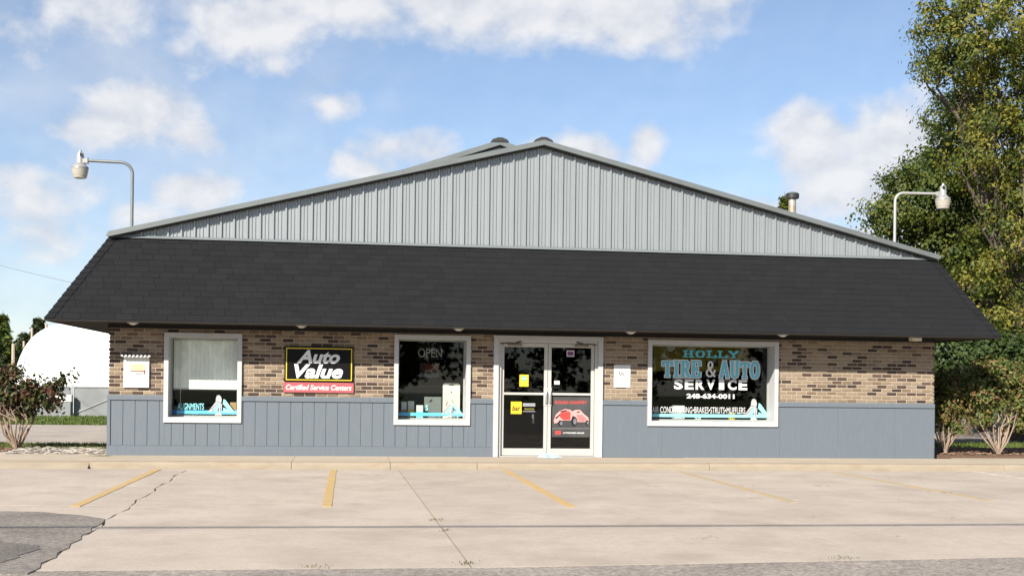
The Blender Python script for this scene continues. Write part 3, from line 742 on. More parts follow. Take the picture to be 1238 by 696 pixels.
# --- metal gable, roof
AP = 6.205                     # ridge height (top of trim)
EZ = 4.10
SL = (AP - 0.09 - (EZ - .01)) / HW
def under(x): return AP - 0.085 - SL * abs(x)
gab = MB()
gab.prism([(-HW + .05, ZT - .2), (HW - .05, ZT - .2), (HW - .05, under(HW - .05) - .02), (0, under(0) - 0.02), (-HW + .05, under(HW - .05) - .02)], 0.075, 0.2)
gabp = gab.obj('gable_wall', M_SIDING, shop)
RP = 0.2435
def prof(x):
    """ribbed sheet profile: proud distance by position within one rib pitch"""
    u = (x % RP) / RP
    for a, b, h0, h1 in ((0, .06, 0, 0), (.06, .13, 0, 1), (.13, .24, 1, 1), (.24, .31, 1, 0), (.31, .47, 0, 0), (.47, .50, 0, .42), (.50, .55, .42, .42), (.55, .58, .42, 0), (.58, .74, 0, 0), (.74, .77, 0, .42), (.77, .82, .42, .42), (.82, .85, .42, 0), (.85, 1.001, 0, 0)):
        if a <= u < b: return (h0 + (h1 - h0) * (u - a) / (b - a)) * 0.042
    return 0
BR = [0, .06, .13, .24, .31, .47, .50, .55, .58, .74, .77, .82, .85]
npan = 17; x0 = -HW + .03; pwid = 4 * RP
x = x0
while x < HW - 0.05:
    xe = min(x + pwid, HW - .03)
    cs = []
    k = 0
    while True:
        done = False
        for bb in BR:
            xx = x + (k + bb) * RP
            if xx >= xe - 0.004: done = True; break
            cs.append(xx)
        if done: break
        k += 1
    cs.append(xe - 0.0015)
    if x < 0 < xe: cs.append(0.0)
    cs = sorted(set(cs)); top = []; bot = []
    bow = random.uniform(-0.002, 0.002)
    for xx in cs:
        p = prof(xx - x0 + 1e-6)
        yy = 0.070 - p + bow; top.append((xx, yy, max(under(xx), ZT + 0.006))); bot.append((xx, yy, ZT + 0.004))
    n = len(cs); mb = MB(); mb.add(bot + top, [(i, i + 1, n + i + 1, n + i) for i in range(n - 1)])
    mb.obj('siding_panel', M_SIDING, gabp)
    x = xe
MB().box(-HW + .04, HW - .03, 0.004, 0.030, ZT + 0.002, ZT + 0.022).obj('drip_flashing', M_FLASH, gabp)
mb = MB(); mb.add([(-HW + .04, 0.0, ZT + .001), (HW - .03, 0.0, ZT + .001), (HW - .03, -0.030, ZT - .028), (-HW + .04, -0.030, ZT - .028)], [(3, 2, 1, 0)]); mb.obj('drip_flashing', M_FLASH, gabp)
# roof sheets and rake trims
mb = MB(); RB = 8.0
for sg in (-1, 1):
    q = [(0, -0.10, AP - .012), (sg * (HW + .06), -0.10, AP - .012 - SL * (HW + .06)), (sg * (HW + .06), RB + 12, AP - .012 - SL * (HW + .06)), (0, RB + 12, AP - .012)]
    mb.add([Vector(p) for p in q] + [Vector(p) - Vector((0, 0, .05)) for p in q], [(0, 1, 2, 3), (7, 6, 5, 4), (0, 4, 5, 1), (1, 5, 6, 2)] if sg > 0 else [(3, 2, 1, 0), (4, 5, 6, 7), (1, 5, 4, 0), (2, 6, 5, 1)])
roofp = mb.obj('metal_roof', M_ROOF, shop)
for sg in (-1, 1):
    L = HW + 0.02; n = 3
    for k in range(n):
        a, b = L * k / n, L * (k + 1) / n - (0.002 if k < n - 1 else 0)
        w = 0.095 + 0.0 * k
        P = [(sg * a, AP - SL * a), (sg * b, AP - SL * b), (sg * b, AP - w - SL * b), (sg * a, AP - w - SL * a)]
        if sg > 0: P = P[::-1]
        e = 0.0015 * k
        MB().prism(P, -0.125 - e, 0.040).obj('rake_trim', M_RAKE, roofp)
        P2 = [(sg * a, AP - w - .003 - SL * a), (sg * b, AP - w - .003 - SL * b), (sg * b, AP - w - .030 - SL * b), (sg * a, AP - w - .030 - SL * a)]
        if sg > 0: P2 = P2[::-1]
        MB().prism(P2, -0.02, 0.042).obj('rake_under_strip', M_DARKMETAL, roofp)
MB().prism([(0.19, AP - .03), (0.16, AP + .008), (0.05, AP + .062), (-0.05, AP + .062), (-0.17, AP + .008), (-0.20, AP - .03)], -0.09, RB - .5).obj('ridge_cap', M_DARKMETAL, roofp)
# taller rear section
RY, RPK, RS = 7.0, 7.62, 0.345
mb = MB(); hwr = 6.5
mb.prism([(-hwr, 4.2), (hwr, 4.2), (hwr, RPK - .1 - RS * hwr), (0, RPK - .1), (-hwr, RPK - .1 - RS * hwr)], RY + .1, RY + 11)
rear = mb.obj('rear_gable', M_SIDING, shop)
for sg in (-1, 1):
    P = [(0, RPK), (sg * (hwr + .2), RPK - RS * (hwr + .2)), (sg * (hwr + .2), RPK - .13 - RS * (hwr + .2)), (0, RPK - .13)]
    if sg > 0: P = P[::-1]
    MB().prism(P, RY - .06, RY + 11.2).obj('rake_trim', M_RAKE, rear)
    P = [(0, RPK - .133), (sg * (hwr + .1), RPK - .133 - RS * (hwr + .1)), (sg * (hwr + .1), RPK - .175 - RS * (hwr + .1)), (0, RPK - .175)]
    if sg > 0: P = P[::-1]
    MB().prism(P, RY + .06, RY + .098).obj('rake_under_strip', M_DARKMETAL, rear)  # dark strip stands in for the shadow line under the rear trim
MB().prism([(0.22, RPK - .06), (0.18, RPK + .0), (0.06, RPK + .05), (-0.06, RPK + .05), (-0.2, RPK + .0), (-0.24, RPK - .06)], RY - .08, RY + 11).obj('ridge_cap', M_DARKMETAL, rear)
# flue
fx, fy = 6.62, 4.0
fl = MB().tube([(fx, fy, 4.3), (fx, fy, 5.93)], 0.088, 20).obj('flue_pipe', mat('weathered_flue', (0.45, 0.40, 0.33), 0.45, 0.2, 5, metal=0.5, dirt=((0.35, 0.20, 0.10), 3, 0.5, 0.7, 0.7)), roofp)
MB().lathe([(0.10, 5.885), (0.155, 5.90), (0.158, 6.0), (0.14, 6.01), (0.10, 6.02)], (fx, fy, 0), 22).obj('flue_cap', M_DARKMETAL, fl)
MB().lathe([(0.15, 6.012), (0.12, 6.035), (0.04, 6.06), (0.005, 6.065)], (fx, fy, 0), 22).obj('flue_cap_top', M_FLASH, fl)

# --- windows
GY_ = 0.31
def ring(mb, o, i, y0, y1, mi=0):
    """rectangular ring between outer o and inner i (x0,x1,z0,z1)"""
    mb.box(o[0], i[0], y0, y1, o[2], o[3], mi); mb.box(i[1], o[1], y0, y1, o[2], o[3], mi)
    mb.box(i[0], i[1], y0, y1, i[3], o[3], mi); mb.box(i[0], i[1], y0, y1, o[2], i[2], mi)
WP = {}
for key, o in WIN.items():
    i = (o[0] + 0.083, o[1] - 0.083, o[2] + 0.103, o[3] - 0.088)
    mb = MB(); ring(mb, o, i, -0.062, -0.0005)
    j = (i[0] - .018, i[1] + .018, i[2] - .018, i[3] + .018)
    ring(mb, j, i, 0.0, 0.36)
    w = mb.obj('window', M_WHITE, shop); WP[key] = (w, i)
    s = (i[0] + .001, i[1] - .001, i[2] + .001, i[3] - .001); s2 = (s[0] + .022, s[1] - .022, s[2] + .022, s[3] - .022)
    mb = MB(); ring(mb, s, s2, 0.295, 0.345); mb.obj('sash', mat('grey_green_sash', (0.30, 0.33, 0.30), .5), w)
    MB().box(s2[0] - .004, s2[1] + .004, GY_, GY_ + 0.006, s2[2] - .004, s2[3] + .004).obj('pane', M_GLASS, w)
tag(WP['a'][0], 'white framed window with blind half down'); tag(WP['b'][0], 'white framed window left of the door'); tag(WP['c'][0], 'wide white framed window with shop lettering')

# --- entrance
mb = MB(); d = DOOR; di = (d[0] + .098, d[1] - .098, 0.0, d[3] - .085)
mb.box(d[0], di[0], -0.060, -0.0005, 0.0, d[3]); mb.box(di[1], d[1], -0.060, -0.0005, 0.0, d[3]); mb.box(di[0], di[1], -0.060, -0.0005, di[3], d[3])
ent = mb.obj('door_frame', M_WHITE, shop)
fi = (di[0] + .055, di[1] - .055, 0.02, di[3] - .05)
mb = MB(); mb.box(di[0], fi[0], -0.010, 0.14, 0.0, di[3]); mb.box(fi[1], di[1], -0.010, 0.14, 0.0, di[3]); mb.box(fi[0], fi[1], -0.010, 0.14, fi[3], di[3]); mb.box(fi[0], fi[1], -0.02, 0.16, 0.0, 0.018)
mb.obj('jamb', M_ALU, ent)
midx = (fi[0] + fi[1]) / 2
for sg in (-1, 1):
    a, b = (fi[0] + .004, midx - .004) if sg < 0 else (midx + .004, fi[1] - .004)
    ga, gb = (a + .062, b - .068) if sg < 0 else (a + .068, b - .062)
    z0, z1 = 0.026, fi[3] - .006; gz0, gz1 = 0.165, z1 - .075
    mb = MB()
    mb.cham(a, ga, 0.045, 0.09, z0, z1, .004); mb.cham(gb, b, 0.045, 0.09, z0, z1, .004)
    mb.cham(ga, gb, 0.0465, 0.09, gz1, z1, .003); mb.cham(ga, gb, 0.0465, 0.09, z0, gz0, .003); mb.cham(ga, gb, 0.0465, 0.09, 1.215, 1.262, .003)
    dr = mb.obj('door', M_ALU, shop)
    tag(dr, 'glass door leaf with yellow stickers' if sg < 0 else 'glass door leaf with truck poster')
    MB().box(ga - .003, gb + .003, 0.066, 0.072, gz0 - .003, 1.218).obj('pane', M_GLASS, dr)
    MB().box(ga - .003, gb + .003, 0.066, 0.072, 1.259, gz1 + .003).obj('pane', M_GLASS, dr)
    hx = (b - .036) if sg < 0 else (a + .036)
    mb = MB(); mb.cham(hx - .04, hx + .04, 0.036, 0.0445, 1.0, 1.36, .004)
    h = mb.obj('handle_plate', M_ALU, dr)
    MB().tube([(hx, 0.040, 1.06), (hx, -0.015, 1.075), (hx, -0.025, 1.10), (hx, -0.025, 1.27), (hx, -0.015, 1.295), (hx, 0.040, 1.31)], 0.014, 10).obj('pull_handle', mat('bright_steel', (0.62, 0.62, 0.60), 0.3, 0.05, 9, metal=0.8), dr)
    ox = fi[0] + .02 if sg < 0 else fi[1] - .02
    mb = MB(); cx = ox - sg * -0.0
    xa, xb = (fi[0] + .13, fi[0] + .40) if sg < 0 else (fi[1] - .40, fi[1] - .13)
    mb.cham(xa, xb, -0.012, 0.043, z1 - .058, z1 - .012, .008)
    cl = mb.obj('door_closer', mat('bronze_closer', (0.22, 0.19, 0.15), 0.5, 0.1, 9, metal=0.4), dr)
    e = fi[0] - .02 if sg < 0 else fi[1] + .02
    MB().tube([((xa + xb) / 2, -0.02, z1 - .01), ((xa + xb) / 2 - sg * -0.0 + (e - (xa + xb) / 2) * .5, -0.11, z1 + .0), (e, -0.022, z1 - .02)], 0.010, 8).obj('closer_arm', M_DARKMETAL, dr)
    MB().tube([((xa + xb) / 2 + .02, -0.02, z1 + .0), ((xa + xb) / 2 + .12 * sg * -1, -0.06, z1 + .035)], 0.012, 8).obj('closer_arm', M_DARKMETAL, dr)

# --- rooms behind the glass
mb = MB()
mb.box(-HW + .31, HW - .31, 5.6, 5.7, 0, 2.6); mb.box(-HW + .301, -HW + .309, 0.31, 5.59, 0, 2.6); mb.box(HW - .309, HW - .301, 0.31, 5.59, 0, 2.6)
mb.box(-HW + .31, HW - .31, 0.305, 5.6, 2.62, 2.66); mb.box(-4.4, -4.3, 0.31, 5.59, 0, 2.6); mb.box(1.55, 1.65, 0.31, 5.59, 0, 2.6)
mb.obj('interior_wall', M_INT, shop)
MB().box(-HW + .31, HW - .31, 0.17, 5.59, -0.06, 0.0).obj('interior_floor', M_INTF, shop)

# ================================================================== SIGNS, LETTERING, SHOP CONTENTS
P_WHITE = mat('white_vinyl', (0.55, 0.56, 0.55), 0.5, 0.04, 9)
P_BLUE = mat('light_blue_vinyl', (0.12, 0.42, 0.55), 0.5, 0.05, 9)
P_STRIPE = mat('sky_blue_stripe', (0.10, 0.40, 0.60), 0.5, 0.05, 9)
P_NAVY = mat('navy_vinyl', (0.02, 0.10, 0.26), 0.5, 0.05, 9)
P_TEAL = mat('teal_vinyl', (0.07, 0.36, 0.44), 0.5, 0.05, 9)
P_AQUA = mat('aqua_vinyl', (0.24, 0.60, 0.66), 0.5, 0.05, 9)
P_BLACK = mat('sign_black', (0.006, 0.006, 0.0065), 0.4, 0.05, 9, spec=0.12)
P_YEL = mat('sign_yellow', (0.62, 0.48, 0.03), 0.4, 0.05, 9)
P_RED = mat('faded_red', (0.36, 0.088, 0.10), 0.5, 0.10, 9)
P_GREY = mat('print_grey', (0.15, 0.16, 0.17), 0.5, 0.05, 9)
P_SILV = mat('sign_silver', (0.66, 0.67, 0.67), 0.4, 0.04, 9)

def rect(px0, px1, py0, py1, Y):
    xa, za = at(px0, (py0 + py1) / 2, Y); xb, zb = at(px1, (py0 + py1) / 2, Y); mx_ = (px0 + px1) / 2
    z1 = at(mx_, py0, Y)[1]; z0 = at(mx_, py1, Y)[1]
    return xa, xb, z0, z1
def pane_rect(name, r, y0, y1, m, parent=None): return MB().box(r[0], r[1], y0, y1, r[2], r[3]).obj(name, m, parent)

# wall sign "Auto Value"
S = (-4.952, -3.648, 1.418, 2.093)
sign = empty('shop_sign', (-4.3, -0.02, 1.2)); tag(sign, 'black and yellow Auto Value sign with red strip on the brick wall', 'sign')
MB().cham(S[0], S[1], -0.055, -0.012, S[2], S[3], 0.006).obj('sign_panel', P_BLACK, sign)
mb = MB(); ring(mb, (S[0] + .028, S[1] - .028, S[2] + .028, S[3] - .028), (S[0] + .046, S[1] - .046, S[2] + .046, S[3] - .046), -0.0565, -0.0545); mb.obj('border', P_YEL, sign)
def ps(px, py): return at(px, py, -0.058)
r1 = (ps(359, 439)[0], ps(411, 439)[0], ps(385, 439)[1], ps(385, 423.2)[1])
text_mb('Auto', *r1, -0.0572, 0.28, 0.036).obj('lettering', P_SILV, sign)
r2 = (ps(355.5, 457)[0], ps(414.5, 457)[0], ps(385, 457.2)[1], ps(385, 440.2)[1])
text_mb('Value', *r2, -0.0576, 0.28, 0.036).obj('lettering', P_SILV, sign)
MB().lathe([(0.014, 0), (0.014, .001)], (0, 0, 0), 12).mesh('x', P_SILV)
mb = MB().cham(S[0] - .012, S[1] + .012, -0.047, -0.012, 1.213, 1.408, 0.004); mb.obj('red_strip', P_RED, sign)
text_mb('Certified Service Centers', S[0] + .03, S[1] - .03, 1.262, 1.365, -0.0485, 0.22, 0.03).obj('lettering', P_WHITE, sign)

# white notice holder at the left
N = (-7.92, -7.452, 1.268, 1.85)
nb = empty('notice_box', (-7.69, -0.02, 1.27)); tag(nb, 'white notice holder with scalloped top left of the blind window', 'notice board')
MB().cham(N[0], N[1], -0.052, -0.012, N[2], N[3], 0.006).obj('board', P_WHITE, nb)
for k in range(8):
    x = N[0] - .012 + k * (N[1] - N[0] + .024) / 7
    MB().tube([(x, -0.17, N[3] + .018), (x, -0.012, N[3] + .018)], 0.021, 10).obj('scallop', P_WHITE, nb)
MB().box(N[0] - .005, N[1] + .005, -0.150, -0.012, N[3] - .012, N[3] + .004).obj('hood', P_WHITE, nb)
pk = mat('peach_print', (0.62, 0.44, 0.26), .6); brn = mat('brown_print', (0.16, 0.06, 0.04), .6)
mb = MB(); mb.prism([(-7.80, 1.60), (-7.54, 1.585), (-7.53, 1.70), (-7.60, 1.72), (-7.75, 1.715), (-7.80, 1.69)], -0.0545, -0.0525); mb.obj('print', pk, nb)
mb = MB(); mb.box(-7.79, -7.52, -0.0555, -0.0548, 1.565, 1.584); mb.box(-7.545, -7.525, -0.0558, -0.0549, 1.52, 1.60); mb.obj('print', brn, nb)
mb = MB(); mb.box(-7.70, -7.56, -0.0545, -0.0525, 1.515, 1.528); mb.obj('print', P_GREY, nb)

# paper sheet right of the door
r = (1.470, 1.806, 1.387, 1.832)
pp = empty('paper_notice', (1.64, -0.015, 1.387)); tag(pp, 'white paper notice taped to the brick right of the door', 'notice')
pane_rect('sheet', r, -0.019, -0.0145, P_WHITE, pp)
text_mb('RAL', r[0] + .10, r[1] - .11, r[2] + .225, r[3] - .12, -0.0198, 0, 0.02).obj('lettering', P_GREY, pp)
mb = MB(); mb.box(r[0] + .05, r[1] - .05, -0.0198, -0.0192, r[2] + .185, r[2] + .20); mb.box(r[0] + .06, r[1] - .07, -0.0198, -0.0192, r[2] + .145, r[2] + .153); mb.obj('print', pk, pp)

LY = GY_ - 0.003      # vinyl on the outer face of the window glass
def figure(parent, cx, s, z0):
    """mechanic bending over an engine, cut from vinyl: white cap, sleeve and shirt, aqua arms"""
    def q(x, z): return (cx + x * s, z0 + z * s)
    mb = MB(); mb.prism([q(*p) for p in [(-.42, .14), (-.33, .14), (.0, .42), (.03, .55), (.0, .66), (-.06, .71), (-.13, .69), (-.16, .6), (-.17, .48)]][::1], LY - .0010, LY - .0002)
    mb.prism([q(*p) for p in [(-.05, .13), (.03, .13), (.04, .42), (-.08, .40)]], LY - .0020, LY - .0012)
    mb.prism([q(*p) for p in [(-.2, .0), (.02, .0), (.03, .09), (-.02, .12), (-.16, .12)]], LY - .0010, LY - .0002)
    o = mb.obj('vinyl_figure', mat('figure_white', (0.36, 0.37, 0.36), .6, .05, 9), parent)
    mb = MB()
    for pts in ([(-.34, .22), (-.10, .43), (-.09, .42), (-.33, .205)], [(-.16, .5), (-.02, .47), (-.02, .46), (-.155, .485)], [(-.03, .36), (.02, .36), (.02, .345), (-.03, .345)], [(-.15, .05), (.0, .05), (.0, .035), (-.15, .035)], [(-.02, .30), (.0, .30), (.01, .15), (-.01, .15)]):
        mb.prism([q(*p) for p in pts][::-1], LY - .0034, LY - .0028)
    mb.obj('vinyl_figure', mat('figure_line', (0.10, 0.14, 0.15), .6), parent)
    mb = MB(); mb.prism([q(*p) for p in [(.33, .12), (.46, .13), (.15, .54), (.09, .58), (.06, .42)]], LY - .0016, LY - .0011)
    mb.prism([q(*p) for p in [(-.26, .13), (-.13, .13), (-.04, .40), (-.11, .42)]], LY - .0026, LY - .0021)
    mb.prism([q(*p) for p in [(.08, .13), (.30, .13), (.24, .22), (.08, .30)]], LY - .0026, LY - .0021)
    mb.obj('vinyl_figure', P_AQUA, parent)
    mb = MB(); mb.prism([q(-.045 + .055 * math.cos(a), .56 + .065 * math.sin(a)) for a in [k * math.pi / 6 for k in range(12)]], LY - .0024, LY - .0013); mb.obj('vinyl_figure', mat('vinyl_face', (0.42, 0.44, 0.38), .6), parent)

# window a: blind, ALIGNMENTS
w, i = WP['a']
r = rect(214.5, 246.5, 487.2, 494.8, LY); tag(text_mb('ALIGNMENTS', *r, LY, 0.08, 0.012).obj('lettering', P_AQUA, w), 'ALIGNMENTS in pale blue letters')
r = rect(209, 285, 495.8, 500.2, LY); xm = r[0] + .07
pane_rect('stripe', (xm, i[1] - .024, r[2], r[3]), LY, LY + .001, P_STRIPE, w); pane_rect('stripe', (i[0] + .024, xm - .001, r[2], r[3]), LY, LY + .001, P_NAVY, w)
figure(w, at(267, 490, LY)[0], 0.58, at(267, 504, LY)[1] + .015)
bl = empty('vertical_blind', (i[0] + .03, 0.42, 1.3)); tag(bl, 'cream vertical blind lowered halfway behind the left window', 'blind')
zb = at(245, 469, .42)[1]
MB().box(i[0] + .03, i[1] - .03, 0.385, 0.425, i[3] - .05, i[3] - .01).obj('head_rail', P_WHITE, bl)
sm = mat('cream_blind', (0.86, 0.88, 0.84), 0.7, 0.03, 5, objvar=0.02)
nsl = 15; wid = (i[1] - i[0] - .06) / nsl
for k in range(nsl):
    x = i[0] + .03 + k * wid; mb = MB()
    y1, y2 = 0.405 + .003, 0.405 - .002
    mb.add([(x, y1, zb), (x + wid * 0.5, 0.402, zb), (x + wid * 1.03, y2, zb), (x, y1, i[3] - .05), (x + wid * 0.5, 0.402, i[3] - .05), (x + wid * 1.03, y2, i[3] - .05)], [(0, 1, 4, 3), (1, 2, 5, 4)])
    mb.obj('slat', sm, bl)
MB().box(i[0] + .03, i[1] - .03, 0.398, 0.418, zb - .022, zb - .002).obj('bottom_rail', P_WHITE, bl)
MB().tube([(i[0] + .17, .375, zb - .32), (i[0] + .17, .375, i[3] - .05)], 0.004, 6).obj('cord', P_WHITE, bl)
# shelf sills inside
mb = MB()
for k in 'abc':
    q = WP[k][1]; mb.box(q[0] - .02, q[1] + .02, 0.361, 0.72, q[2] - .05, q[2] - .004)
mb.obj('inner_sill', M_INT, shop)
def sill_box(name, cx, wid, hgt, dep, z0, y, m, label, cat, m2=None, group=None, lid=None):
    e = empty(name, (cx, y, z0)); tag(e, label, cat, group)
    MB().cham(cx - wid / 2, cx + wid / 2, y - dep / 2, y + dep / 2, z0, z0 + hgt, 0.004).obj('carton', m, e)
    if m2: MB().box(cx - wid / 2 + .002, cx + wid / 2 - .002, y - dep / 2 - .0015, y - dep / 2 - .0003, z0 + .004, z0 + hgt * .55).obj('printed_label', m2, e)
    MB().box(cx - wid / 2 + .004, cx + wid / 2 - .004, y - .004, y + .004, z0 + hgt, z0 + hgt + .0015).obj('tape', P_GREY, e)
    return e
card = mat('cardboard', (0.42, 0.26, 0.12), 0.85, 0.1, 12)
sz = i[2] - .003
sill_box('carton', at(283, 492, .5)[0] - .01, 0.12, 0.28, 0.12, sz, 0.5, card, 'brown cardboard carton on the sill of the blind window', 'box')
for k, px in enumerate((216.5, 236)):
    x = at(px, 502, .45)[0]
    o = MB().lathe([(0.03, 0), (0.055, .03), (0.055, .04), (0.045, .042), (0.03, .012)], (x, .45, sz + .001), 16).obj('dish', P_WHITE)
    tag(o, ['small white dish at the left end of the blind window sill', 'small white dish under the ALIGNMENTS lettering'][k], 'dish', 'dishes on the window sill')

# window b
w, i = WP['b']; sz = i[2] - .003
r = rect(483.5, 559, 498.6, 502.6, LY); pane_rect('stripe', (i[0] + .024, i[1] - .024, r[2], r[3]), LY, LY + .001, P_STRIPE, w)
figure(w, at(546, 495, LY)[0], 0.50, at(546, 505.5, LY)[1] + .01)
r = rect(514.2, 517.4, 489, 496, LY); text_mb('S', *r, LY, 0.05, 0.015).obj('lettering', P_AQUA, w)
opn = empty('open_sign', (at(520, 426, .42)[0], .42, at(520, 432, .42)[1])); tag(opn, 'unlit OPEN sign hanging inside the window left of the door', 'sign')
r = rect(505.5, 534.5, 421, 431.8, .42)
text_mb('OPEN', *r, .418, 0, 0.0).obj('lettering', mat('neon_tube_off', (0.20, 0.21, 0.19), .4), opn)
mb = MB(); mb.box(r[0] - .03, r[1] + .03, .425, .432, r[2] - .03, r[2] - .02); mb.box(r[0] - .03, r[1] + .03, .425, .432, r[3] + .02, r[3] + .03); mb.box(r[0] + .02, r[0] + .026, .425, .43, r[3] + .03, i[3]); mb.box(r[1] - .026, r[1] - .02, .425, .43, r[3] + .03, i[3]); mb.obj('bracket', M_BLACK, opn)
r = rect(507.5, 531, 439, 456, 1.4); ps_ = empty('inside_poster', (r[0], 1.4, r[2])); tag(ps_, 'dim red and grey poster hanging inside under the OPEN sign', 'poster')
pane_rect('sheet', r, 1.40, 1.405, mat('dim_poster', (0.07, 0.035, 0.03), .7), ps_); pane_rect('print', (r[0] + .1, r[1] - .03, r[2] + .12, r[3] - .03), 1.397, 1.399, mat('dim_red', (0.16, 0.03, 0.025), .7), ps_); pane_rect('print', (r[0], r[1], r[2], r[2] + .07), 1.397, 1.399, P_GREY, ps_)
r = rect(489, 548, 465.5, 520, 1.9); cn = empty('service_counter', (r[0], 1.9, 0)); tag(cn, 'dark service counter behind the window left of the door', 'counter')
MB().cham(r[0], r[1], 1.9, 2.5, 0.0, r[3] - .05, .01).obj('counter_body', mat('counter_dark', (0.035, 0.04, 0.05), .6), cn); MB().cham(r[0] - .04, r[1] + .04, 1.86, 2.54, r[3] - .048, r[3], .008).obj('counter_top', mat('counter_top', (0.10, 0.10, 0.09), .4), cn)
for k, (pa_, pb_, pt_, mm, m2, lb) in enumerate([(485, 491.5, 485.3, P_WHITE, P_GREY, 'white carton at the left end of the middle window sill'), (493, 500.6, 484.5, P_WHITE, P_YEL, 'white and yellow carton second from the left on the middle window sill'), (503.3, 511.6, 489.5, P_WHITE, P_AQUA, 'short white carton third from the left on the middle window sill')]):
    xa, _ = at(pa_, 495, .46); xb, zt = at(pb_, 495, .46); zt = at(pa_, pt_, .46)[1]
    sill_box('parts_carton', (xa + xb) / 2, xb - xa, zt - sz, 0.09, sz, 0.50, mm, lb, 'box', m2, 'cartons on the middle window sill')
r = rect(513, 534, 479.5, 503, .62); mb = MB().cham(r[0], r[1], .62, .70, i[2] - .003, r[3], .01)
e = empty('grey_case', (r[0], .66, i[2])); tag(e, 'grey case standing on the sill behind the vinyl letters', 'case'); mb.obj('case_body', mat('grey_case', (0.16, 0.18, 0.17), .6), e)
MB().tube([(r[0] + .10, .617, r[3] - .10), (r[0] + .15, .612, r[3] - .05)], .012, 8).obj('latch', M_BLACK, e)
r = rect(535.3, 556, 463, 504, .45); e = empty('display_board', (r[0], .47, i[2])); tag(e, 'tall cream display board with slot and round emblem in the middle window', 'display')
c = .035; mb = MB(); mb.prism([(r[0], i[2] - .003), (r[1], i[2] - .003), (r[1], r[3] - c), (r[1] - c * .3, r[3] - c * .3), (r[1] - c, r[3]), (r[0] + c, r[3]), (r[0] + c * .3, r[3] - c * .3), (r[0], r[3] - c)], .45, .475); mb.obj('board', mat('cream_board', (0.68, 0.62, 0.53), .6), e)
xm = (r[0] + r[1]) / 2
mb = MB(); mb.box(xm - .05, xm + .05, .447, .4495, r[3] - .045, r[3] - .022); mb.box(xm - .013, xm + .013, .447, .4495, r[3] - .19, r[3] - .165); mb.obj('print', M_BLACK, e)
mb = MB()
pts = [(xm - .02 + .075 * math.cos(a), r[3] - .42 + .075 * math.sin(a)) for a in [k * math.pi / 12 for k in range(25)]]
mb.tube([(x, .448, z) for x, z in pts], .006, 6); mb.prism([(xm - .02 + .04 * math.cos(a), r[3] - .42 + .04 * math.sin(a)) for a in [k * math.pi / 6 for k in range(12)]], .4465, .4495); mb.obj('print', P_GREY, e)

# window c: painted shop name
w, i = WP['c']; sz = i[2] - .003
def rr_(a, b, c, d): return rect(a, b, c, d, LY)
r = rr_(825.2, 893.5, 423.9, 432.0); slab_text('HOLLY', *r, LY - .001, 0.048, hs=.5).obj('lettering', P_TEAL, w)
for body, (a, b, c, d) in (('TIRE', (801, 846.5, 435.6, 455.6)), ('&', (853, 865, 436.4, 455.6)), ('AUTO', (870, 918, 436.6, 457.2))):
    r = rr_(a, b, c, d)
    sw = 0.060 if body != '&' else 0.018
    o = slab_text(body, *r, LY, sw, 0.019 if body != '&' else 0.010, .62).obj('lettering', P_WHITE, w)
    if body != '&': slab_text(body, *r, LY - .002, sw, 0.0, .62).obj('lettering', P_BLUE, w)
    tag(o, 'white outline of the letters ' + body)
r = rr_(813.5, 904.5, 458.6, 470.9)
x0_, x1_, z0_, z1_ = r; lw = (x1_ - x0_) / 7
for k, ch in enumerate('SERVICE'):
    nx = 0.10 if ch != 'I' else 0.26
    text_mb(ch, x0_ + lw * (k + nx), x0_ + lw * (k + 1 - nx + .02), z0_, z1_, LY, 0, 0.042).obj('letter', P_WHITE, w)
r = rr_(830, 888, 475.6, 481.6); text_mb('248-634-0011', *r, LY, 0, 0.045).obj('lettering', P_WHITE, w)
r = rr_(788.5, 901, 491.6, 499.2); r = (max(r[0], i[0] + .025), r[1], r[2], r[3])
text_mb('AIR CONDITIONING\u2022BRAKES\u2022STRUTS\u2022MUFFLERS', *r, LY, 0.0, 0.006).obj('lettering', P_WHITE, w)
r = rr_(789.5, 927, 500.4, 504.2); pane_rect('stripe', (i[0] + .024, i[1] - .024, r[2], r[3]), LY, LY + .001, P_AQUA, w)
figure(w, at(914, 495, LY)[0], 0.66, at(914, 510, LY)[1] + .01)
r = rect(790, 905, 419, 449, .9); e = empty('yellow_banner', (r[0], .9, r[2])); tag(e, 'yellow banner hanging inside behind the shop name', 'banner')
pane_rect('cloth', r, .9, .905, mat('banner_yellow', (0.17, 0.13, 0.006), .7), e)
mb = MB(); x = r[0] + .14; kk = 0
while x < r[1] - .2:
    ww = random.choice((.05, .07, .09)); mb.box(x, x + ww, .896, .8985, r[3] - .42 + random.uniform(0, .02), r[3] - .26 - random.choice((0, .05))); x += ww + random.choice((.02, .03, .09))
mb.obj('print', M_BLACK, e)
sill_box('parts_carton', at(820, 500, .5)[0], .235, .30, .12, sz, .5, P_WHITE, 'white carton on the right end sill behind the word CONDITIONING', 'box', None, 'cartons on the lettered window sill')
sill_box('parts_carton', at(843.5, 504, .5)[0], .11, .11, .10, sz, .5, P_AQUA, 'small aqua carton on the sill of the lettered window', 'box', P_WHITE, 'cartons on the lettered window sill')
sill_box('parts_carton', at(884.5, 503, .5)[0], .11, .16, .10, sz, .5, P_YEL, 'small yellow carton on the sill of the lettered window', 'box', None, 'cartons on the lettered window sill')
e = empty('display_tire', (at(858, 506, .58)[0], .58, sz)); tag(e, 'dark round canister lying on the sill of the lettered window', 'tire')
cx_ = wloc(e).x
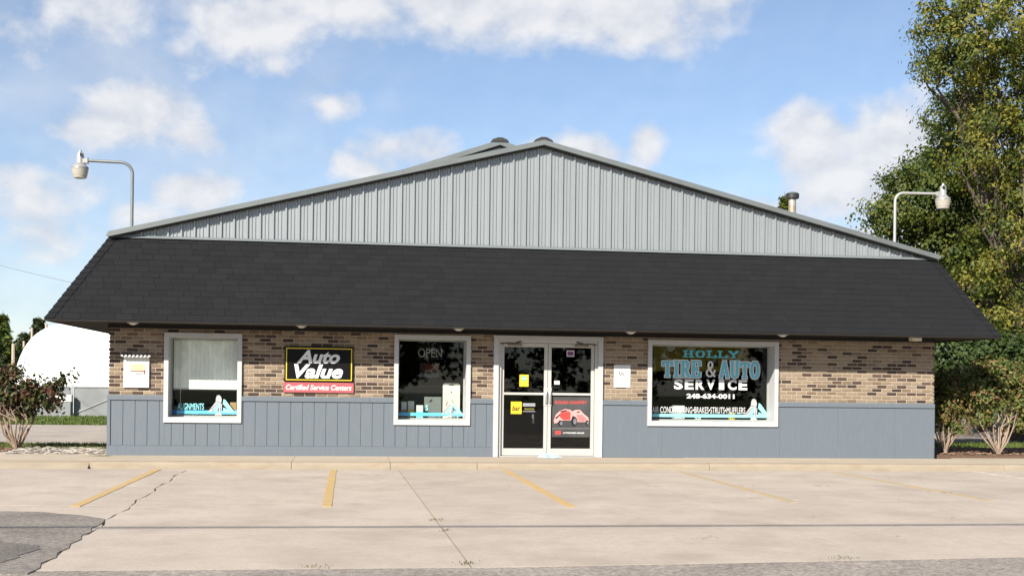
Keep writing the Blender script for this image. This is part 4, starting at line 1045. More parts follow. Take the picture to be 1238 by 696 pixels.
MB().lathe([(0.10, .0), (.17, .0), (.19, .03), (.19, .08), (.17, .11), (.10, .11)], (cx_, .55, sz + .001), 24).obj('tire_body', M_BLACK, e); MB().lathe([(0.098, .02), (.098, .1), (.05, .105)], (cx_, .55, sz + .001), 20).obj('tire_hub', P_SILV, e)  # ring body is a tire lying flat, the silver disc its hub

# doors: stickers and poster
DY = 0.0655
r = rect(628, 639, 452.6, 467, DY); e = empty('yellow_sticker', (r[0], DY, r[2])); tag(e, 'yellow sticker with teal disc on the upper left door glass', 'sticker')
pane_rect('sheet', r, DY - .0015, DY - .0003, P_YEL, e); cx_, cz_ = (r[0] + r[1]) / 2, r[3] - .075
mb = MB(); mb.prism([(cx_ + .048 * math.cos(a), cz_ + .048 * math.sin(a)) for a in [k * math.pi / 8 for k in range(16)]], DY - .0025, DY - .0017); mb.obj('disc', P_TEAL, e)
pane_rect('print', (cx_ - .03, cx_ + .03, cz_ - .014, cz_ + .014), DY - .0035, DY - .0027, P_WHITE, e); pane_rect('print', (r[0] + .03, r[1] - .03, r[2] + .05, r[2] + .062), DY - .0025, DY - .0017, card, e)
r = rect(617.6, 630.6, 485.2, 500, DY); e = empty('script_sticker', (r[0], DY, r[2])); tag(e, 'square yellow sticker with dark script on the lower left door glass', 'sticker')
pane_rect('sheet', r, DY - .0015, DY - .0003, P_YEL, e); text_mb('bar', r[0] + .025, r[1] - .02, r[2] + .06, r[3] - .075, DY - .002, .2, .03).obj('lettering', mat('script_brown', (0.10, 0.045, 0.01), .5), e)
r = rect(632, 647, 487, 497.5, DY); e = empty('grey_decal', (r[0], DY, r[2])); tag(e, 'grey lettered decal beside the square yellow sticker', 'sticker')
h = r[3] - r[2]
pane_rect('print', (r[0], r[1], r[2] + h * .62, r[3]), DY - .0015, DY - .0003, mat('decal_grey', (0.26, 0.26, 0.28), .5), e); pane_rect('print', (r[0] + .03, r[1] - .02, r[2] + h * .2, r[2] + h * .42), DY - .0015, DY - .0003, mat('decal_olive', (0.12, 0.11, 0.02), .5), e); pane_rect('print', (r[0], r[1], r[2], r[2] + h * .08), DY - .0015, DY - .0003, mat('decal_grey', (0, 0, 0)), e)
r = rect(643, 645.5, 500.5, 511.5, .5); tag(pane_rect('door_tag', r, .5, .506, mat('tag_grey', (.12, .12, .12), .6)), 'narrow grey strip seen through the lower left door glass', 'strip')
r = rect(685, 694.4, 423.3, 431, DY); e = empty('flag_sticker', (r[0], DY, r[2])); tag(e, 'small pink and violet sticker at the top of the right door', 'sticker')
pane_rect('sheet', r, DY - .0015, DY - .0003, mat('sticker_pink', (0.50, 0.42, 0.46), .5), e); pane_rect('print', (r[0] + .02, r[1] - .02, r[2] + .025, r[3] - .025), DY - .0025, DY - .0017, mat('sticker_violet', (0.13, 0.05, 0.14), .5), e)
r = rect(670, 676.6, 460, 464.6, DY); tag(pane_rect('hours_card', r, DY - .0015, DY - .0003, P_WHITE), 'tiny white card on the right door beside the handle', 'card')
# lift kit poster
r = rect(667.6, 713, 479.6, 528, DY); x0_, x1_, z0_, z1_ = r; pw_, ph_ = x1_ - x0_, z1_ - z0_
e = empty('truck_poster', (x0_, DY, z0_)); tag(e, 'dark poster of a red lifted truck on the right door', 'poster')
pane_rect('sheet', r, DY - .0015, DY - .0003, mat('poster_grey', (0.055, 0.056, 0.056), .45, .35, 2.5), e)
def pq(u, v): return (x0_ + u * pw_, z0_ + v * ph_)
P_RED2 = mat('poster_red', (0.50, 0.055, 0.045), .45, .15, 20); P_PINK = mat('poster_pink', (0.66, 0.30, 0.28), .45, .1, 20); P_TYRE = mat('poster_tyre', (0.14, 0.15, 0.17), .5, .3, 60)
text_mb('ROUGH COUNTRY', *(pq(.07, 0)[0], pq(.92, 0)[0], pq(0, .825)[1], pq(0, .905)[1]), DY - .002, .1, .03).obj('lettering', P_RED2, e)
def pp_(pts, d, m): mb = MB(); mb.prism([pq(u, 1 - v) for u, v in pts][::-1], DY - .0015 - d - .0005, DY - .0015 - d); mb.obj('print', m, e)
pp_([(.04, .60), (.09, .45), (.20, .35), (.34, .30), (.48, .32), (.52, .36), (.62, .32), (.74, .32), (.84, .42), (.95, .50), (.98, .58), (.90, .62), (.66, .62), (.62, .50), (.54, .46), (.50, .58), (.30, .58), (.16, .64), (.06, .66)], .0003, P_PINK)
pp_([(.21, .40), (.44, .35), (.49, .40), (.48, .57), (.28, .57), (.20, .50)], .0010, P_RED2)
pp_([(.64, .44), (.80, .44), (.92, .54), (.86, .61), (.68, .60)], .0010, mat('poster_light_red', (0.60, 0.17, 0.16), .45, .15, 20))
pp_([(.08, .52), (.20, .43), (.21, .46), (.10, .56)], .0010, M_BLACK); pp_([(.20, .36), (.38, .32), (.40, .35), (.24, .39)], .0010, M_BLACK); pp_([(.65, .37), (.72, .35), (.74, .37), (.67, .40)], .0010, M_BLACK)
for (cu, cv, ru, rv) in ((.585, .61, .085, .125), (.22, .66, .07, .08), (.93, .64, .05, .07)):
    pp_([(cu + ru * math.cos(a), cv + rv * math.sin(a)) for a in [k * math.pi / 8 for k in range(16)]], .0016, M_BLACK)
    pp_([(cu + .02 + ru * .55 * math.cos(a), cv + rv * .6 * math.sin(a)) for a in [k * math.pi / 8 for k in range(16)]], .0022, P_TYRE)
pp_([(.0, .80), (1, .80), (1, .77), (.0, .77)], .0003, mat('poster_mid', (.11, .11, .11), .5, .3, 6))
pp_([(.16 + .07 * max(-1, min(1, 1.4 * math.cos(a))), .89 + .045 * max(-1, min(1, 1.4 * math.sin(a)))) for a in [k * math.pi / 8 for k in range(16)]], .0003, P_RED2)
text_mb('AUTHORIZED DEALER', *(pq(.29, 0)[0], pq(.86, 0)[0], pq(0, .085)[1], pq(0, .125)[1]), DY - .002, .1, .03).obj('lettering', P_WHITE, e)

# crumpled cloth at the threshold
nx, ny = 22, 12; vs = []
for a in range(nx + 1):
    for b in range(ny + 1):
        u, v = a / nx, b / ny
        env = (max(0, math.sin(u * math.pi)) ** .6) * (max(0, math.sin(v * math.pi)) ** .6)
        z = 0.004 + env * (0.035 + 0.045 * abs(math.sin(u * 7 + v * 4)) * (1 - u * .6) + .02 * math.sin(v * 11 + u * 5) ** 2 + .05 * max(0, .35 - u))
        vs.append((-0.04 + .43 * u + .025 * math.sin(v * 9), -0.34 + .22 * v + .03 * math.sin(u * 8), z))
cl = MB().add(vs, [(a * (ny + 1) + b, (a + 1) * (ny + 1) + b, (a + 1) * (ny + 1) + b + 1, a * (ny + 1) + b + 1) for a in range(nx) for b in range(ny)], 0, True)
tag(cl.obj('crumpled_cloth', mat('pale_blue_cloth', (0.50, 0.64, 0.70), .8, .25, 14, dirt=((0.10, 0.42, 0.55), 9, .5, .6, .8))), 'crumpled pale blue cloth lying at the foot of the double door', 'cloth')

# ================================================================== ROOF LAMPS
M_POLE = mat('galvanised_pole', (0.19, 0.20, 0.20), 0.45, 0.1, 6, metal=0.5)
M_POLE2 = mat('pale_painted_pole', (0.36, 0.36, 0.345), 0.45, 0.1, 6, metal=0.2)
M_HOUS = mat('lamp_housing', (0.34, 0.34, 0.32), 0.4, 0.08, 9, metal=0.35)
M_REFR = mat('ribbed_refractor', (0.36, 0.34, 0.29), 0.3, 0.05, 9)
def lamp(bx, by, bend_z, arm_z, end_x, tip_z, label, pole_m, s=1.0):
    sg = 1 if end_x > bx else -1
    e = empty('roof_lamp', (bx, by, 4.15)); tag(e, label, 'lamp', 'gooseneck lamps on the roof ends')
    rr2 = arm_z - bend_z; pts = [(bx, by, 4.05), (bx, by, bend_z)]
    for k in range(1, 8):
        a = k / 8 * math.pi / 2
        pts.append((bx + sg * rr2 * (1 - math.cos(a)), by, bend_z + rr2 * math.sin(a)))
    pts += [(bx + sg * rr2, by, arm_z), (end_x, by, arm_z + .01)]
    MB().tube(pts, 0.030, 10).obj('pole', pole_m, e)
    MB().lathe([(0.09, 4.06), (0.09, 4.2), (0.045, 4.22)], (bx, by, 0), 14).obj('base_flange', pole_m, e)
    fx_ = end_x + sg * 0.135
    MB().cham(min(end_x - .02, fx_), max(end_x + .02, fx_), by - .045, by + .045, arm_z - .05, arm_z + .055, .01).obj('arm_clamp', M_HOUS, e)
    z = tip_z
    h = MB().lathe([(0.0155, z), (0.03, z - .02), (0.032, z - .05), (0.058, z - .06), (0.068, z - .075), (0.07, z - .24), (0.085, z - .26), (0.10, z - .275), (0.155, z - .33), (0.165, z - .345), (0.165, z - .355), (.15, z - .356)], (fx_, by, 0), 28).obj('ballast_housing', M_HOUS, e)
    MB().lathe([(.150, z - .357), (.158, z - .365), (.150, z - .43), (.135, z - .49), (.122, z - .545), (.10, z - .55), (.06, z - .54)], (fx_, by, 0), 28).obj('refractor', M_REFR, e)
    for k in range(3): MB().lathe([(.157 - k * .009, z - .378 - k * .05), (.160 - k * .009, z - .385 - k * .05), (.157 - k * .009, z - .392 - k * .05)], (fx_, by, 0), 28).obj('refractor_rib', M_REFR, e)
    MB().tube([(fx_ - sg * .03, by - .07, z - .10), (fx_ - sg * .03, by - .1, z - .10)], .028, 10).obj('photo_cell', M_BLACK, e)
lamp(-7.985, 1.0, 5.44, 5.665, -8.84, 5.875, 'gooseneck roof lamp hanging out over the left end of the shop', M_POLE)
lamp(7.775, 1.0, 5.42, 5.605, 8.72, 5.845, 'pale gooseneck roof lamp hanging out at the right end before the trees', M_POLE2)

# ================================================================== WIRES
def cable(a, b, sag, r, n=40):
    a = Vector(a); b = Vector(b); pts = []
    for k in range(n + 1):
        t = k / n; p = a.lerp(b, t); p.z -= sag * 4 * t * (1 - t); pts.append(p)
    return MB().tube(pts, r, 6)
tag(cable((-42, -19.55, 7.75), (30, -19.3, 7.75), 0.9, 0.034).obj('overhead_cable', M_BLACK), 'overhead cable across the lot seen by its thin shadow on the concrete', 'cable')
tag(cable((-34, 40, 11.6), (-8.95, 4.0, 3.35), 0.5, 0.006).obj('service_wire', P_GREY), 'thin service wire coming down to the left roof corner', 'wire')

# ================================================================== LEFT BACKGROUND
# white fabric dome
mb = MB(); nu, nv = 56, 18; cx_, cy_ = -12.0, 37.0; ax, ay, hz = 7.5, 6.5, 4.2
vs = []
for b in range(nv + 1):
    ph = b / nv * math.pi / 2
    cr, cz2 = math.cos(ph) ** 0.25, math.sin(ph) ** 0.95
    for a in range(nu):
        th = 2 * math.pi * a / nu
        c_, s_ = math.cos(th), math.sin(th)
        ex = 0.9
        rib = 1 + 0.004 * math.cos(14 * th)
        vs.append((cx_ + ax * cr * math.copysign(abs(c_) ** ex, c_) * rib, cy_ + ay * cr * math.copysign(abs(s_) ** ex, s_) * rib, -0.05 + hz * cz2))
mb.add(vs, [(b * nu + a, b * nu + (a + 1) % nu, (b + 1) * nu + (a + 1) % nu, (b + 1) * nu + a) for b in range(nv) for a in range(nu)], 0, True)
dome = empty('storage_dome', (cx_, cy_, -0.05)); tag(dome, 'big white fabric dome beyond the side road', 'dome')
mb.obj('dome_skin', mat('white_fabric', (0.78, 0.78, 0.77), 0.7, 0.02, 2), dome)
mb = MB()
mb.tube([(cx_ - ax * 1.0, cy_ - 2 + k * .0, 2.9) for k in (0, 1)] if False else [(-17.02, 33.6, 2.25), (-16.94, 33.1, 2.62)], .035, 6); mb.obj('vent_cord', P_GREY, dome)
# grey wall with mesh gate bracing in front of it
fw_ = empty('mesh_fence', (-14, 26.4, -0.07)); tag(fw_, 'grey screened chain link fence in front of the white dome', 'fence')
M_SCR = mat('grey_screen', (0.20, 0.212, 0.215), 0.7, 0.14, 1.3, stretch=(1, 1, .5), dirt=((0.29, 0.30, 0.30), 1.0, .5, .7, .7)); M_FP = mat('fence_post_metal', (0.42, 0.43, 0.43), .5, .1, 6, metal=.3)
for k in range(7):
    xa = -24.0 + k * 2.35; xb = xa + 2.35
    MB().box(xa + .04, xb - .04, 26.39, 26.41, -0.04, 1.10).obj('screen', M_SCR, fw_)
    MB().tube([(xa, 26.36, -0.1), (xa, 26.36, 1.20)], .035, 8).obj('post', M_FP, fw_)
    MB().tube([(xa + .04, 26.35, 1.13), (xb - .04, 26.35, 1.13)], .024, 6).obj('rail', M_FP, fw_)
    MB().tube([(xa + .06, 26.345, 1.05 if k % 2 else .05), (xb - .06, 26.345, .05 if k % 2 else 1.05)], .011, 6).obj('brace', M_FP, fw_)
M_PAD = mat('pale_block', (0.62, 0.60, 0.54), .8, .05)
o = MB().cham(-15.35, -14.55, 26.0, 26.25, .52, .80, .02).obj('pale_crate', M_PAD); tag(o, 'pale crate standing at the grey fence by the dome', 'crate')
MB().box(-15.30, -14.60, 26.02, 26.23, -.08, .515).obj('crate_base', M_SCR, o)
# wooden posts beyond
M_WOODP = mat('weathered_wood', (0.40, 0.33, 0.25), .9, .15, 6, .4, 30, stretch=(6, 6, 1))
for k, (px, py, h) in enumerate(((16, 415, 0), (29, 412, 0), (38.8, 396, 0), (56, 391.3, 0))):
    Y = 46.5 if k else 33.0
    x, z = at(px, py, Y)
    e = MB().tube([(x, Y, -0.2), (x, Y, z - .06), (x, Y, z)], [.075, .065, .055], 9).obj('wooden_post', M_WOODP)
    tag(e, ['pale wooden post standing in the open left of the dome', 'short wooden post at the lower left shoulder of the dome', 'wooden post top rising behind the curved left shoulder of the dome', 'wooden post top showing above the dome near the roof corner'][k], 'post', 'posts around the dome')
tag(cable((at(-60, 425, 33)[0], 33, at(-60, 425, 33)[1]), (at(31, 419.5, 46)[0], 46, at(31, 419.5, 46)[1]), .1, .035).obj('guard_rope', mat('yellow_green_rope', (0.25, 0.33, 0.06), .7)), 'yellow green rope strung to the post left of the dome', 'rope')

# ================================================================== PLANTS
G_ASH = [(0.038, 0.062, 0.010), (0.070, 0.098, 0.015), (0.118, 0.138, 0.021), (0.178, 0.175, 0.028), (0.245, 0.212, 0.036)]
G_MAPLE = [(0.034, 0.060, 0.011), (0.058, 0.092, 0.016), (0.095, 0.122, 0.022), (0.14, 0.145, 0.026)]
G_DARK = [(0.018, 0.034, 0.009), (0.032, 0.055, 0.012), (0.055, 0.080, 0.016)]
G_CON = [(0.022, 0.036, 0.013), (0.036, 0.052, 0.018), (0.055, 0.065, 0.022)]
G_SHR = [(0.035, 0.065, 0.014), (0.065, 0.100, 0.020), (0.105, 0.125, 0.026), (0.15, 0.12, 0.032), (0.16, 0.085, 0.04)]
G_RED = [(0.022, 0.038, 0.011), (0.042, 0.064, 0.016), (0.070, 0.072, 0.020), (0.080, 0.045, 0.022), (0.095, 0.040, 0.026)]

def B(px, py, Y, rxp, ryp, ry):
    x, z = at(px, py, Y); k = (Y - SV[1]) / IMG_FPX
    return (x, Y, z, rxp * k, ry, ryp * k)
ash = [B(1185, 40, 9, 78, 52, 2.0), B(1165, 70, 9, 55, 40, 1.6), B(1232, 110, 9.5, 70, 70, 2.0), B(1205, 175, 9, 62, 60, 2.0), B(1262, 220, 9.5, 70, 80, 2.0), B(1225, 285, 8.6, 50, 48, 1.7), B(1195, 372, 8.4, 40, 38, 1.3), B(1226, 395, 8.2, 42, 30, 1.3), B(1180, 335, 8.6, 32, 28, 1.1), B(1290, 340, 9.5, 60, 90, 2.0), B(1235, -60, 9.5, 95, 60, 2.2), B(1300, 60, 10, 80, 90, 2.2), B(1150, 12, 9, 38, 32, 1.2)]
x_, z_ = at(1232, 545, 9.6)
tree('ash_tree', (x_, 9.6, -0.1), 14.0, 0.26, ash, 76000, 0.062, G_ASH, 'tall yellowing ash tree at the right edge of the photo', clump=0.30, per=52, seed=3, limbs=50, lean=(0.3, 0), shell=0.58, elong=2.0)
mp = [B(1112, 245, 13, 62, 48, 1.8), B(1082, 262, 13, 40, 28, 1.4), B(1150, 205, 13, 55, 50, 2.0), B(1175, 260, 13.5, 60, 60, 2.0), B(1140, 300, 13, 55, 40, 1.8), B(1160, 145, 13.5, 42, 45, 1.6), B(1185, 330, 13.5, 50, 45, 1.8), B(1095, 215, 13, 26, 20, 1.0)]
x_, z_ = at(1165, 530, 13.6)
tree('maple_tree', (x_, 13.6, -0.1), 10.2, 0.24, mp, 38000, 0.088, G_MAPLE, 'darker green maple tree rising behind the right roof end', clump=0.34, per=48, seed=11, limbs=36, shell=0.45, elong=1.35)
dk = [B(1160, 360, 17, 60, 50, 2.0), B(1215, 370, 17, 55, 60, 2.0), B(1150, 430, 16, 45, 45, 1.8), B(1200, 450, 16, 50, 45, 1.8), B(1250, 440, 17, 50, 60, 2), B(1110, 420, 17, 40, 60, 2)]
x_, z_ = at(1190, 525, 17)
tree('dark_tree', (x_, 17, -0.1), 6.5, 0.2, dk, 46000, 0.10, G_DARK, 'dark shaded tree between the shrubs and the tall trees', clump=0.5, per=60, seed=17, limbs=20, shell=0.3, elong=1.4)
def bush(name, base, blobs, nleaf, leaf, pal, label, stems, spread, sh, sr, seed, clump=.2, per=26, shell=.3, bark=None, group=None, bare=0, material=None, elong=1.5):
    r = np.random.default_rng(seed); e = empty(name, base); tag(e, label, 'shrub', group)
    P, N, C = crown_points(blobs, nleaf, clump, per, r, shell); b0 = Vector(base)
    mb = MB(); mb.tube([b0 - Vector((0, 0, .06)), b0 + Vector((0, 0, .09))], [sr * 2.6, sr * 2.1], 9)
    for k in range(stems):
        t = P[r.integers(len(P))]; a = k / stems * 2 * math.pi + r.uniform(-.3, .3)
        mid = b0 + Vector((math.cos(a) * spread * r.uniform(.45, 1), math.sin(a) * spread * r.uniform(.3, .8), sh * r.uniform(.85, 1.15)))
        t = Vector(t); t = mid + (t - mid) * min(1, .9 / max(.05, (t - mid).length))
        if t.z < mid.z + .1: t.z = mid.z + .35
        p1 = b0.lerp(mid, .5) + Vector(r.normal(0, .02, 3)) + Vector((math.cos(a), math.sin(a), 0)) * spread * .08
        mb.tube([b0 + Vector((math.cos(a) * sr, math.sin(a) * sr, .03)), p1, mid, mid.lerp(t, .5) + Vector(r.normal(0, .04, 3)), t], [sr, sr * .8, sr * .62, sr * .42, sr * .15], 6)
        q = mid + (t - mid) * .4
        for _ in range(3):
            t2 = q + Vector((r.normal(0, .22), r.normal(0, .2), r.uniform(.1, .42))); mb.tube([mid, q.lerp(t2, .5), t2], [sr * .42, sr * .28, sr * .1], 5)
    for k in range(bare):
        p = Vector(P[r.integers(len(P))]); p.y -= abs(r.normal(.15, .1)); m_ = b0.lerp(p, .6) + Vector(r.normal(0, .05, 3))
        mb.tube([b0 + Vector((0, 0, .05)), b0.lerp(m_, .6), m_, p, p + (p - m_) * .3 + Vector(r.normal(0, .04, 3))], [sr * .8, sr * .66, sr * .5, sr * .3, sr * .1], 5)
    mb.obj('stems', bark or M_STEM, e)
    link('foliage', leaves_mesh('foliage', P, N, leaf, palette(C, pal, r), material or M_LEAFD, elong, seed=seed + 3), e)
    return e
bush('red_leaf_shrub', (-10.50, 2.6, -0.06), [B(20, 470, 2.6, 34, 22, .5), B(52, 478, 2.5, 26, 18, .4), B(8, 485, 2.7, 24, 16, .4), B(-20, 470, 2.7, 30, 26, .5), B(70, 468, 2.5, 13, 9, .22), B(78, 456, 2.5, 8, 5, .14), B(16, 452, 2.6, 14, 8, .25), B(28, 492, 2.6, 22, 10, .3)], 5200, 0.062, G_RED, 'dark red leaved shrub on bare forked stems at the left edge', 11, .42, .62, .028, 21, clump=.15, per=22, bark=mat('tan_stem', (0.26, 0.19, 0.14), .9, .2, 12, .4, 40))
bush('flowering_shrub', (9.05, 1.13, 0.05), [B(1150, 478, 1.1, 24, 28, .5), B(1140, 500, 1.1, 15, 15, .35), B(1170, 490, 1.2, 24, 20, .45), B(1160, 455, 1.3, 20, 14, .4), B(1139, 465, 1.3, 10, 20, .3), B(1152, 516, 1.1, 18, 10, .3)], 7500, 0.046, G_SHR, 'loose green and rust shrub with pale bare stems beside the right wall', 8, .32, .55, .020, 31, clump=.15, per=24, bare=8, group='shrubs at the right end')
bush('leafy_shrub', (9.98, 0.62, 0.05), [B(1215, 465, .9, 34, 28, .6), B(1190, 480, .7, 24, 22, .45), B(1235, 490, .8, 30, 24, .5), B(1200, 445, 1.2, 26, 14, .45), B(1250, 460, 1.2, 30, 30, .6), B(1185, 505, .7, 14, 11, .3), B(1228, 514, .8, 22, 10, .4)], 12500, 0.050, G_SHR, 'large rounded leafy shrub with a fan of pale stems at the right edge', 12, .5, .62, .020, 37, clump=.15, per=26, bare=8, group='shrubs at the right end')
bush('dark_hedge', (11.9, 7.0, -0.08), [B(1150, 435, 7, 34, 30, 1.0), B(1190, 425, 7, 38, 24, 1.0), B(1232, 435, 7, 34, 30, 1.0), B(1140, 480, 7, 20, 38, .9), B(1262, 470, 7, 34, 40, 1.0), B(1175, 470, 7.2, 40, 26, .9)], 30000, 0.070, G_DARK, 'dark green hedge mass behind the two shrubs', 8, .7, .7, .04, 41, clump=.28, per=55)
# left background trees
def conifer(name, base, h, r0_, label, seed, n, leaf=.16, pal=G_CON):
    r = np.random.default_rng(seed); e = empty(name, base); tag(e, label, 'tree')
    mb = MB(); b0 = Vector(base); mb.tube([b0, b0 + Vector((0, 0, h * .6)), b0 + Vector((0, 0, h))], [h * .018 + .04, h * .010 + .02, .01], 8)
    P = []; N = []; C = []
    lv = int(h * 3.2)
    for l in range(lv):
        t = l / lv; z = h * (.08 + .9 * t); R = r0_ * (1 - t) ** .8 + .05
        nb_ = max(4, int(8 * (1 - t) + 3))
        for k in range(nb_):
            a = 2 * math.pi * k / nb_ + l * 1.3 + r.normal(0, .2); Rk = R * r.uniform(.7, 1.12)
            tip = np.array([math.cos(a) * Rk, math.sin(a) * Rk, z - Rk * .22]) + np.array(base)
            st = np.array([0, 0, z]) + np.array(base)
            if l % 2 == 0: mb.tube([st, tip], [.02, .005], 4)
            m = max(3, int(n / (lv * nb_)))
            s = r.random(m) ** .6; q = st + (tip - st) * s[:, None] + r.normal(0, .09 * r0_ * .6, (m, 3))
            P.append(q); N.append(np.tile(np.array([math.cos(a) * .4, math.sin(a) * .4, .8]), (m, 1))); C.append(np.full(m, r.random()))
    mb.obj('trunk', M_BARK, e); P = np.concatenate(P); N = np.concatenate(N); C = np.concatenate(C)
    link('crown', leaves_mesh('crown', P, N, leaf, palette(C, pal, r), M_LEAFD, 2.2, seed=seed + 1), e)
conifer('spruce_tree', (at(2, 500, 40)[0], 40, -.2), 5.0, 1.25, 'green spruce tree at the far left edge', 51, 5200, .15, G_MAPLE)
conifer('spruce_tree', (at(-16, 500, 37)[0], 37, -.2), 4.6, 1.5, 'broad spruce tree cut by the left edge of the photo', 52, 5200, .15)
conifer('spruce_tree', (at(45, 500, 62)[0], 62, -.2), 5.9, 1.6, 'dark spruce tree behind the left shoulder of the dome', 53, 5200, .19)
conifer('spruce_tree', (at(28, 500, 58)[0], 58, -.2), 4.7, 1.5, 'lower dark spruce tree between the posts left of the dome', 54, 4200, .19)
conifer('spruce_tree', (at(945, 500, 60)[0], 60, -.2), 15.75, 1.9, 'spruce tip showing above the right roof slope beside the flue', 55, 6500, .20, G_MAPLE)
conifer('spruce_tree', (at(963.5, 500, 66)[0], 66, -.2), 14.6, 1.4, 'small spruce tip just right of the flue', 56, 3500, .20)
tree('roadside_tree', (at(8, 500, 44)[0], 44, -.2), 3.4, .12, [B(8, 440, 44, 26, 22, 1.2), B(-10, 455, 43, 22, 20, 1.1), B(20, 462, 44, 18, 18, 1.0)], 7000, .16, G_DARK, 'low dark bushy tree under the spruces at the left', clump=.35, per=30, seed=61, limbs=8)

# ground cover --------------------------------------------------------
def rocks(name, spots, smin, smax, mats, seed, flat=.6):
    r = random.Random(seed); mb = MB()
    for (x, y, z) in spots:
        s = r.uniform(smin, smax); a = r.uniform(0, 6.28); vs = []
        for zz, rr2, n in ((-.3, .7, 5), (.25, .95, 5), (.8, .5, 4)):
            for k in range(n):
                q = 2 * math.pi * k / n + a + zz; rad = rr2 * s * r.uniform(.75, 1.2)
                vs.append((x + math.cos(q) * rad * 1.25, y + math.sin(q) * rad, z + zz * s * flat))
        fs = [(0, 1, 6, 5), (1, 2, 7, 6), (2, 3, 8, 7), (3, 4, 9, 8), (4, 0, 5, 9), (5, 6, 11, 10), (6, 7, 11), (7, 8, 12, 11), (8, 9, 13, 12), (9, 5, 10, 13), (10, 11, 12, 13)]
        mb.add(vs, fs, r.randrange(len(mats)))
    return mb.obj(name, mats)
rk = random.Random(5)
M_ST = [mat('white_stone', (0.36, 0.335, 0.29), .9, .15, 20), mat('tan_stone', (0.24, 0.20, 0.155), .9, .15, 20), mat('grey_stone', (0.10, 0.09, 0.08), .9, .2, 20)]
struct(MB().slab([(-9.9, .28), (-8.22, .28), (-8.22, 2.6), (-9.9, 2.6)], -.3, -.035).obj('gravel_bed', mat('gravel_soil', (0.20, 0.165, 0.13), .95, .3, 30)), 'stony bed at the left corner of the shop', 'bed')
struct(MB().slab([(-24, .28), (-9.903, .28), (-9.903, 3.2), (-24, 3.2)], -.3, -.04).obj('mulch_bed', M_MULCH), 'brown mulch bed under the red leaved shrub', 'bed')
struct(MB().slab([(8.24, .28), (30, .28), (30, 3.4), (8.24, 3.4)], -.3, .06).obj('mulch_bed', M_MULCH), 'brown mulch bed under the two shrubs at the right', 'bed')
tag(rocks('gravel', [(rk.uniform(-10.3, -8.25), rk.uniform(.3, 2.6), -.02) for _ in range(620)], .03, .085, M_ST, 8), 'pale loose stones in the bed at the left corner of the shop', 'gravel', kind='stuff')
tag(rocks('mulch_chips', [(rk.uniform(8.3, 14), rk.uniform(.3, 3.4), .065) for _ in range(1500)] + [(rk.uniform(-13, -9.9), rk.uniform(.3, 3), -.03) for _ in range(700)], .018, .05, [mat('bark_chip', (0.17, 0.095, 0.06), .95, .3, 20), mat('pale_chip', (0.27, 0.17, 0.11), .95, .3, 20), mat('dark_chip', (0.07, 0.04, 0.03), .95, .3, 20)], 9, .35), 'brown bark chips scattered over the beds', 'mulch', kind='stuff')
def blades(name, spots, hmin, hmax, pal, seed, label):
    r = np.random.default_rng(seed); n = len(spots); P = np.array(spots); h = r.uniform(hmin, hmax, n); a = r.uniform(0, 6.28, n); w = h * .10 + .003
    V = np.empty((n, 4, 3)); dx = np.cos(a) * w; dy = np.sin(a) * w; lx = r.normal(0, .3, n) * h; ly = r.normal(0, .3, n) * h
    V[:, 0] = P + np.stack([-dx, -dy, 0 * h], 1); V[:, 1] = P + np.stack([dx, dy, 0 * h], 1)
    V[:, 2] = P + np.stack([lx * .4 + dx * .7, ly * .4 + dy * .7, h * .6], 1); V[:, 3] = P + np.stack([lx, ly, h], 1)
    me = bpy.data.meshes.new(name); me.vertices.add(n * 4); me.vertices.foreach_set('co', V.reshape(-1))
    idx = np.arange(n)[:, None] * 4; tri = np.concatenate([idx + [0, 1, 2], idx + [0, 2, 3]], 1).reshape(-1).astype(np.int32)
    me.loops.add(n * 6); me.loops.foreach_set('vertex_index', tri); me.polygons.add(n * 2); me.polygons.foreach_set('loop_start', np.arange(0, n * 6, 3, dtype=np.int32))
    at_ = me.attributes.new('leafcol', 'FLOAT_COLOR', 'FACE'); C = np.ones((n, 4)); C[:, :3] = palette(r.random(n), pal, r); at_.data.foreach_set('color', np.repeat(C, 2, axis=0).reshape(-1))
    me.materials.append(M_LEAFD); me.update(); me.validate()
    return tag(link(name, me), label, 'grass', kind='stuff')
G_GR = [(0.045, 0.075, 0.012), (0.075, 0.115, 0.018), (0.115, 0.135, 0.030)]
u = rng.uniform
blades('grass', [(u(-30, -9.2), u(17.05, 26.3), -.08) for _ in range(26000)], .05, .13, G_GR, 71, 'mown grass strip before the grey fence')
blades('grass', [(u(-16, -8.4), u(2.7, 4.85), -.08) for _ in range(14000)], .04, .11, G_GR + [(0.17, 0.14, 0.05)], 72, 'narrow grass verge between the stony bed and the side road')
blades('grass', [(u(9, 20), u(3.5, 8.1), -.08) for _ in range(9000)], .05, .14, G_GR, 73, 'grass behind the shrubs at the right')
# weeds in the joints and tufts on the lot
for k, (x, y, n, lb) in enumerate([(xl(4, -9.9), -9.9, 26, 'small weed in the slanting joint just above the cable shadow'), (xl(4, -10.9), -10.9, 20, 'small weed in the slanting joint just below the cable shadow'), (xl(4, -13.2), -13.2, 46, 'weed tuft where the slanting joint meets the asphalt road'), (-4.0, -13.3, 36, 'flat weed tuft at the asphalt edge left of the joint'), (0.75, -13.05, 34, 'weed tuft at the asphalt edge right of the joint'), (-8.3, -.35, 60, 'grass tuft growing at the left foot of the wall')]):
    r = np.random.default_rng(90 + k); zz = ZL - .01 if y < -1.8 else 0.0
    o = blades('weed', [(x + r.normal(0, .05 if k < 3 else .09), y + r.normal(0, .06), zz) for _ in range(n)], .014, .036, [(0.05, 0.075, 0.015), (0.10, 0.11, 0.03), (0.17, 0.15, 0.06)], 100 + k, lb)
    o['category'] = 'weed'; o['group'] = 'weeds on the lot'
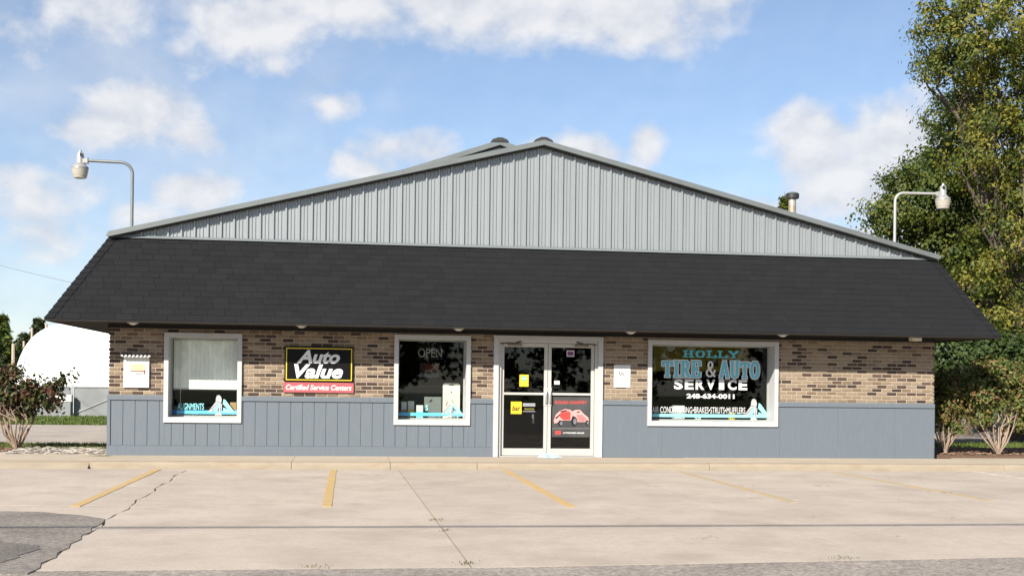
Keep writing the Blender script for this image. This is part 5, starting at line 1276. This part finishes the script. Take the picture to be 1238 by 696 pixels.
# dry leaves and crumbs blown over the concrete
mb = MB(); rk = random.Random(77)
for (cx_, cy_, n, sx, sy) in [(-1.2, -5.6, 8, .2, .06), (0.9, -5.4, 9, .3, .05), (2.5, -5.2, 12, .15, .05), (1.8, -7.4, 7, .1, .06), (3.6, -5.3, 12, .15, .05), (5.2, -6.4, 18, .15, .08), (-.2, -11.6, 12, .12, .05), (-3.3, -3.3, 14, .2, .06), (6.5, -4.5, 20, .4, .1), (2.5, -9.6, 18, 3.0, .18), (0, -6, 45, 8, 4)]:
    for _ in range(n):
        x, y, s, a = rk.gauss(cx_, sx), rk.gauss(cy_, sy), rk.uniform(.008, .024), rk.uniform(0, 6.28)
        if y > -2.1 or y < -13: continue
        c_, s_ = math.cos(a) * s, math.sin(a) * s; z = ZL + .007
        mb.add([(x - c_, y - s_, z), (x + s_ * .5, y - c_ * .5, z + s * .2), (x + c_, y + s_, z + .002), (x - s_ * .5, y + c_ * .5, z + s * .15)], [(0, 1, 2), (0, 2, 3)], rk.randrange(2))
tag(mb.obj('leaf_litter', [mat('dry_leaf', (0.15, 0.13, 0.06), .9, .3, 20), mat('brown_leaf', (0.22, 0.15, 0.09), .9, .3, 20)]), 'dry leaf bits and crumbs strewn over the parking lot', 'litter', kind='stuff')

# belt of trees across the road behind the viewer: it darkens what the windows reflect
r = np.random.default_rng(404)
bl_ = [(x + r.uniform(-1.5, 1.5), -62 + r.uniform(-3, 3), r.uniform(3.2, 5.2), r.uniform(2.8, 3.8), 2.4, r.uniform(3.0, 4.6)) for x in range(-66, 82, 4)]
P, N, C = crown_points(bl_, 30000, .9, 30, r, .4)
P[:, 2] = np.maximum(P[:, 2], .05)
mb_ = MB()
tag(link('tree_belt', leaves_mesh('tree_belt', P, N, .42, palette(C, G_DARK, r), M_LEAFD, 1.4, seed=9)), 'dark belt of trees across the road mirrored in the shop windows', 'trees', kind='stuff')

bl_ = [(x + r.uniform(-2, 2), 150 + r.uniform(-8, 8), r.uniform(2.5, 4), r.uniform(4, 6), 4, r.uniform(3.0, 4.6)) for x in range(-160, 240, 6)]
P, N, C = crown_points(bl_, 26000, 1.3, 30, r, .4)
P[:, 2] = np.maximum(P[:, 2], -.2)
tag(link('tree_line', leaves_mesh('tree_line', P, N, .6, palette(C, G_DARK, r), M_LEAFD, 1.4, seed=19)), 'far dark line of trees along the horizon', 'trees', kind='stuff')
